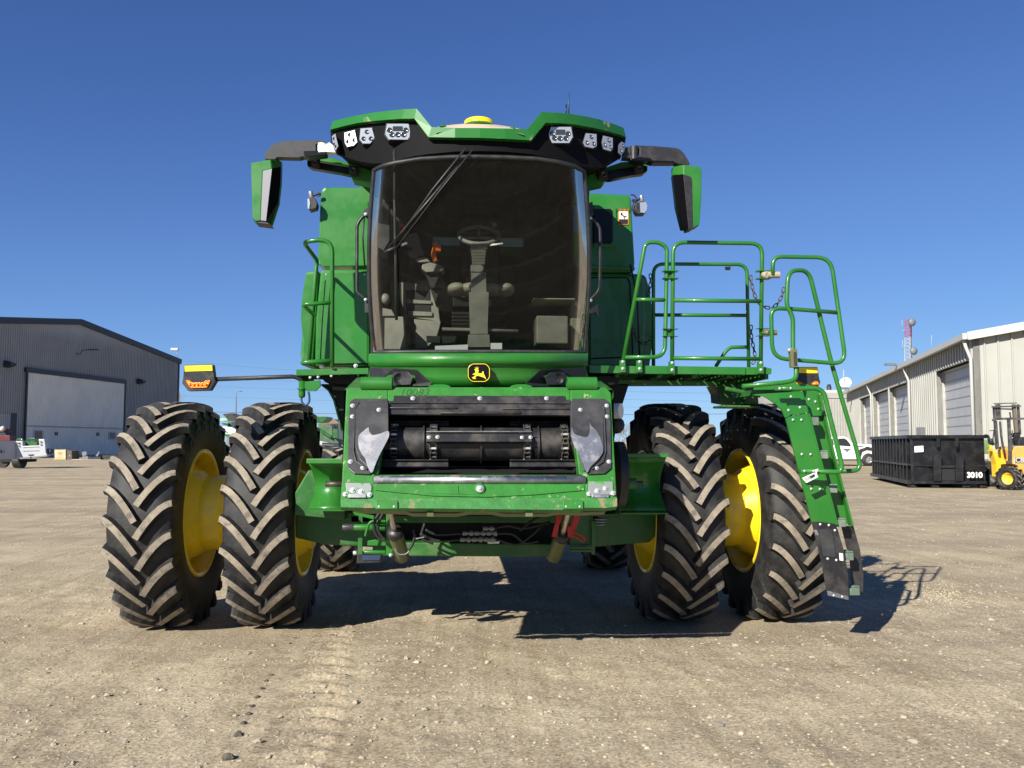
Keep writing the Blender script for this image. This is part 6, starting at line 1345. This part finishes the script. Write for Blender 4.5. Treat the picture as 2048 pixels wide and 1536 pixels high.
b = MB(); b.tube([AD(*zp(x, y), 43.8) for x, y in ((400, 690), (450, 695), (455, 760))], .06, trim, 6); slabD(b, zz(zp, [(425, 750), (500, 755), (505, 900), (425, 890)]), 43.6, .3, greend); slabD(b, zz(zp, [(260, 960), (500, 970), (560, 1060), (270, 1070)]), 43.5, .6, trim); slabD(b, zz(zp, [(270, 990), (440, 1000), (440, 1006), (270, 998)]), 43.3, .1, silver); b.build('drive_unit', s2, .01)
for par_, px_, d_, r_ in ((im, 445, 42.6, .45), (im, 478, 42.6, .45), (s2, 640, 44.4, .5), (s2, 676, 44.4, .5)):
    c = AD(px_, 887, d_); c.z = r_; b = MB(); b.cyl(c-RT*.15, c+RT*.15, r_, rubber, 24); b.cyl(c-RT*.16, c+RT*.16, r_*.5, yellow, 16); b.build('wheel', par_)
    b = MB(); b.bx(V((c.x-.08, c.y-.1, r_)), V((c.x+.08, c.y+.1, 1.3)), trim); b.build('axle_leg', par_)
ho = thing('house', 'white house with a brown roof, far off behind the green seeder', 'house', tuple(AD(675, 890, 130)))
b = MB(); slabD(b, [(640, 847), (676, 846), (676, 889), (640, 889)], 130, 6, sidingw); b.build('wall', ho); b = MB(); slabD(b, [(638, 848), (650, 838), (668, 838), (680, 847)], 129.5, 7, mat('brown_roof', (.22, .16, .12), .9)); b.build('roof', ho)
sh2 = thing('white_shed', 'long low white shed on the horizon, seen between the two right tyres', 'shed', tuple(AD(1430, 890, 150)))
b = MB(); slabD(b, [(1395, 873), (1480, 872), (1480, 891), (1395, 891)], 150, 8, sidingw); b.build('wall', sh2); b = MB(); slabD(b, [(1393, 870.5), (1482, 869.5), (1482, 873), (1393, 874)], 149.7, 9, concr); b.build('roof', sh2)
# bare trees
bark = mat('bare_bark', (.20, .15, .12), .9, var=.2, vscale=2)
def bare_tree(px, d, hpx, lab, seed):
    rnd = random.Random(seed); base = AD(px, 887, d); base.z = 0; H = (887-hpx)/F*d+1.63; t = thing('bare_tree', lab, 'tree', tuple(base), 'bare trees on the horizon')
    tb = MB(); cb = MB()
    def grow(p, dr, L, r, lv):
        q = p+dr*L; (tb if lv < 2 else cb).tube([p, p.lerp(q, .5)+V((rnd.uniform(-1, 1), rnd.uniform(-1, 1), 0))*L*.06, q], [r, r*.8, r*.6], bark, 5 if lv < 2 else 3, False)
        if lv >= 6: return
        for k in range(3 if lv < 4 else 3):
            a = rnd.uniform(0, 6.28); e = rnd.uniform(.35, .8); x = dr.orthogonal().normalized(); y = dr.cross(x); nd = (dr*cos(e)+(x*cos(a)+y*sin(a))*sin(e)+V((0, 0, .12))).normalized()
            grow(p.lerp(q, rnd.uniform(.65, 1)), nd, L*rnd.uniform(.62, .82), r*.55, lv+1)
    grow(V((0, 0, 0)), V((0, 0, 1)), H*.27, H*.022, 0)
    tb.build('trunk', t, recalc=False); cb.build('crown', t, recalc=False)
bare_tree(1256, 170, 830, 'bare tree right of the feeder house, tallest on the horizon', 3); bare_tree(1240, 180, 845, 'smaller bare tree just left of the tallest one, close to the feeder house', 5)
bare_tree(1421, 190, 848, 'bare rounded tree above the white shed, between the two right tyres', 8); bare_tree(1444, 200, 858, 'low bare tree beside the outer right tyre, over the shed', 9); bare_tree(688, 150, 836, 'bare tree behind the house roof, left of the feeder house', 12)
b = MB(); rnd = random.Random(4)
for i in range(5200):
    px = rnd.uniform(380, 1640); d = rnd.uniform(240, 300); p = AD(px, 887, d); h = (1.8+1.6*noise.noise(V((px*.03, 0, 0)))+.8*noise.noise(V((px*.2, 3, 0))))*1.2
    z = rnd.uniform(0, max(.6, h)); q = V((p.x, p.y, z)); dv_ = V((rnd.uniform(-1, 1), rnd.uniform(-.4, .4), rnd.uniform(.2, 1.4)))*.8; w_ = V((.10, 0, 0))
    b.add([q-w_, q+w_, q+dv_], [(0, 1, 2)], bark)
tag(b.build('far_wood', recalc=False), 'thin line of leafless brown brush along the horizon', 'brush', kind='stuff')
# poles and wires
up_ = thing('utility_pole', 'wooden utility pole with crossarms, just right of the hangar corner', 'utility pole', tuple(AD(359, 888, 190)))
b = MB(); q = AD(359, 786, 190); b.tube([V((q.x, q.y, 0)), q], [.2, .13], bark, 8); b.build('pole', up_); b = MB()
for y, w_ in ((791.5, 4.5), (795.5, 3.5)): b.beam(AD(359-w_, y, 190), AD(359+w_, y, 190), .15, .15, bark)
b.tube([AD(361, 803, 190), AD(366, 796, 190), AD(370, 791, 190)], .03, bark, 4); b.build('crossarm', up_)
sl2 = thing('street_lamp', 'grey street lamp with a curved arm, seen above the left inner tyre', 'street lamp', tuple(AD(472.5, 888, 120)))
b = MB(); q = AD(472.3, 800, 120); b.tube([V((q.x, q.y, 0)), q, AD(472.3, 790, 120), AD(474, 785, 120), AD(478, 782.5, 120)], [.11, .08, .05, .04, .035], silver, 8); b.build('pole', sl2); b = MB(); b.ball(AD(480, 782.6, 120), .2, silver, 10, (1.6, .7, .35)); b.build('lamp_head', sl2)
wm = mat('cable_dark', (.12, .13, .15), .6)
cab_ = [('topmost overhead cable, from the hangar corner towards the cab', (358, 720), (760, 747), .022, 150), ('second overhead cable from the top, passing behind the combine', (356, 753.5), (1640, 790), .020, 150),
        ('third overhead cable from the top, passing behind the combine', (356, 769.5), (1640, 806), .020, 150), ('fourth overhead cable from the top, reaching the utility pole', (360, 791.5), (1640, 818), .018, 160), ('lowest and thickest overhead cable, just above the tyre tops', (359, 823), (1640, 826), .045, 150)]
for lab, a, c, r, d in cab_:
    b = MB(); b.tube([AD(a[0]+(c[0]-a[0])*t/12, a[1]+(c[1]-a[1])*t/12+5*sin(pi*t/12), d) for t in range(13)], r, wm, 5); tag(b.build('overhead_cable', recalc=False), lab, 'overhead cable', 'overhead cables behind the combine')
for o, par in ((w1, fl_), (w2, fl_), (w3, tr)):
    mw = o.matrix_world.copy(); o.parent = par; bpy.context.view_layer.update(); o.matrix_world = mw
# parts built in world coordinates: keep them in place under their thing's own origin
bpy.context.view_layer.update()
for par in (hang, shop, ax2, dsh, tw, ds, pk, fl_, tr, stw_, cr_, im, s2, ho, sh2, up_, sl2):
    L_ = par.location.copy(); par.location.z = max(0., 0. if L_.z < 5 else L_.z); bpy.context.view_layer.update()
    for c in par.children:
        if c in (w1, w2, w3): c.location = c.location-(par.location-L_) if False else c.location; continue
        c.matrix_parent_inverse = Matrix.Translation(-par.location)
bpy.context.view_layer.update()
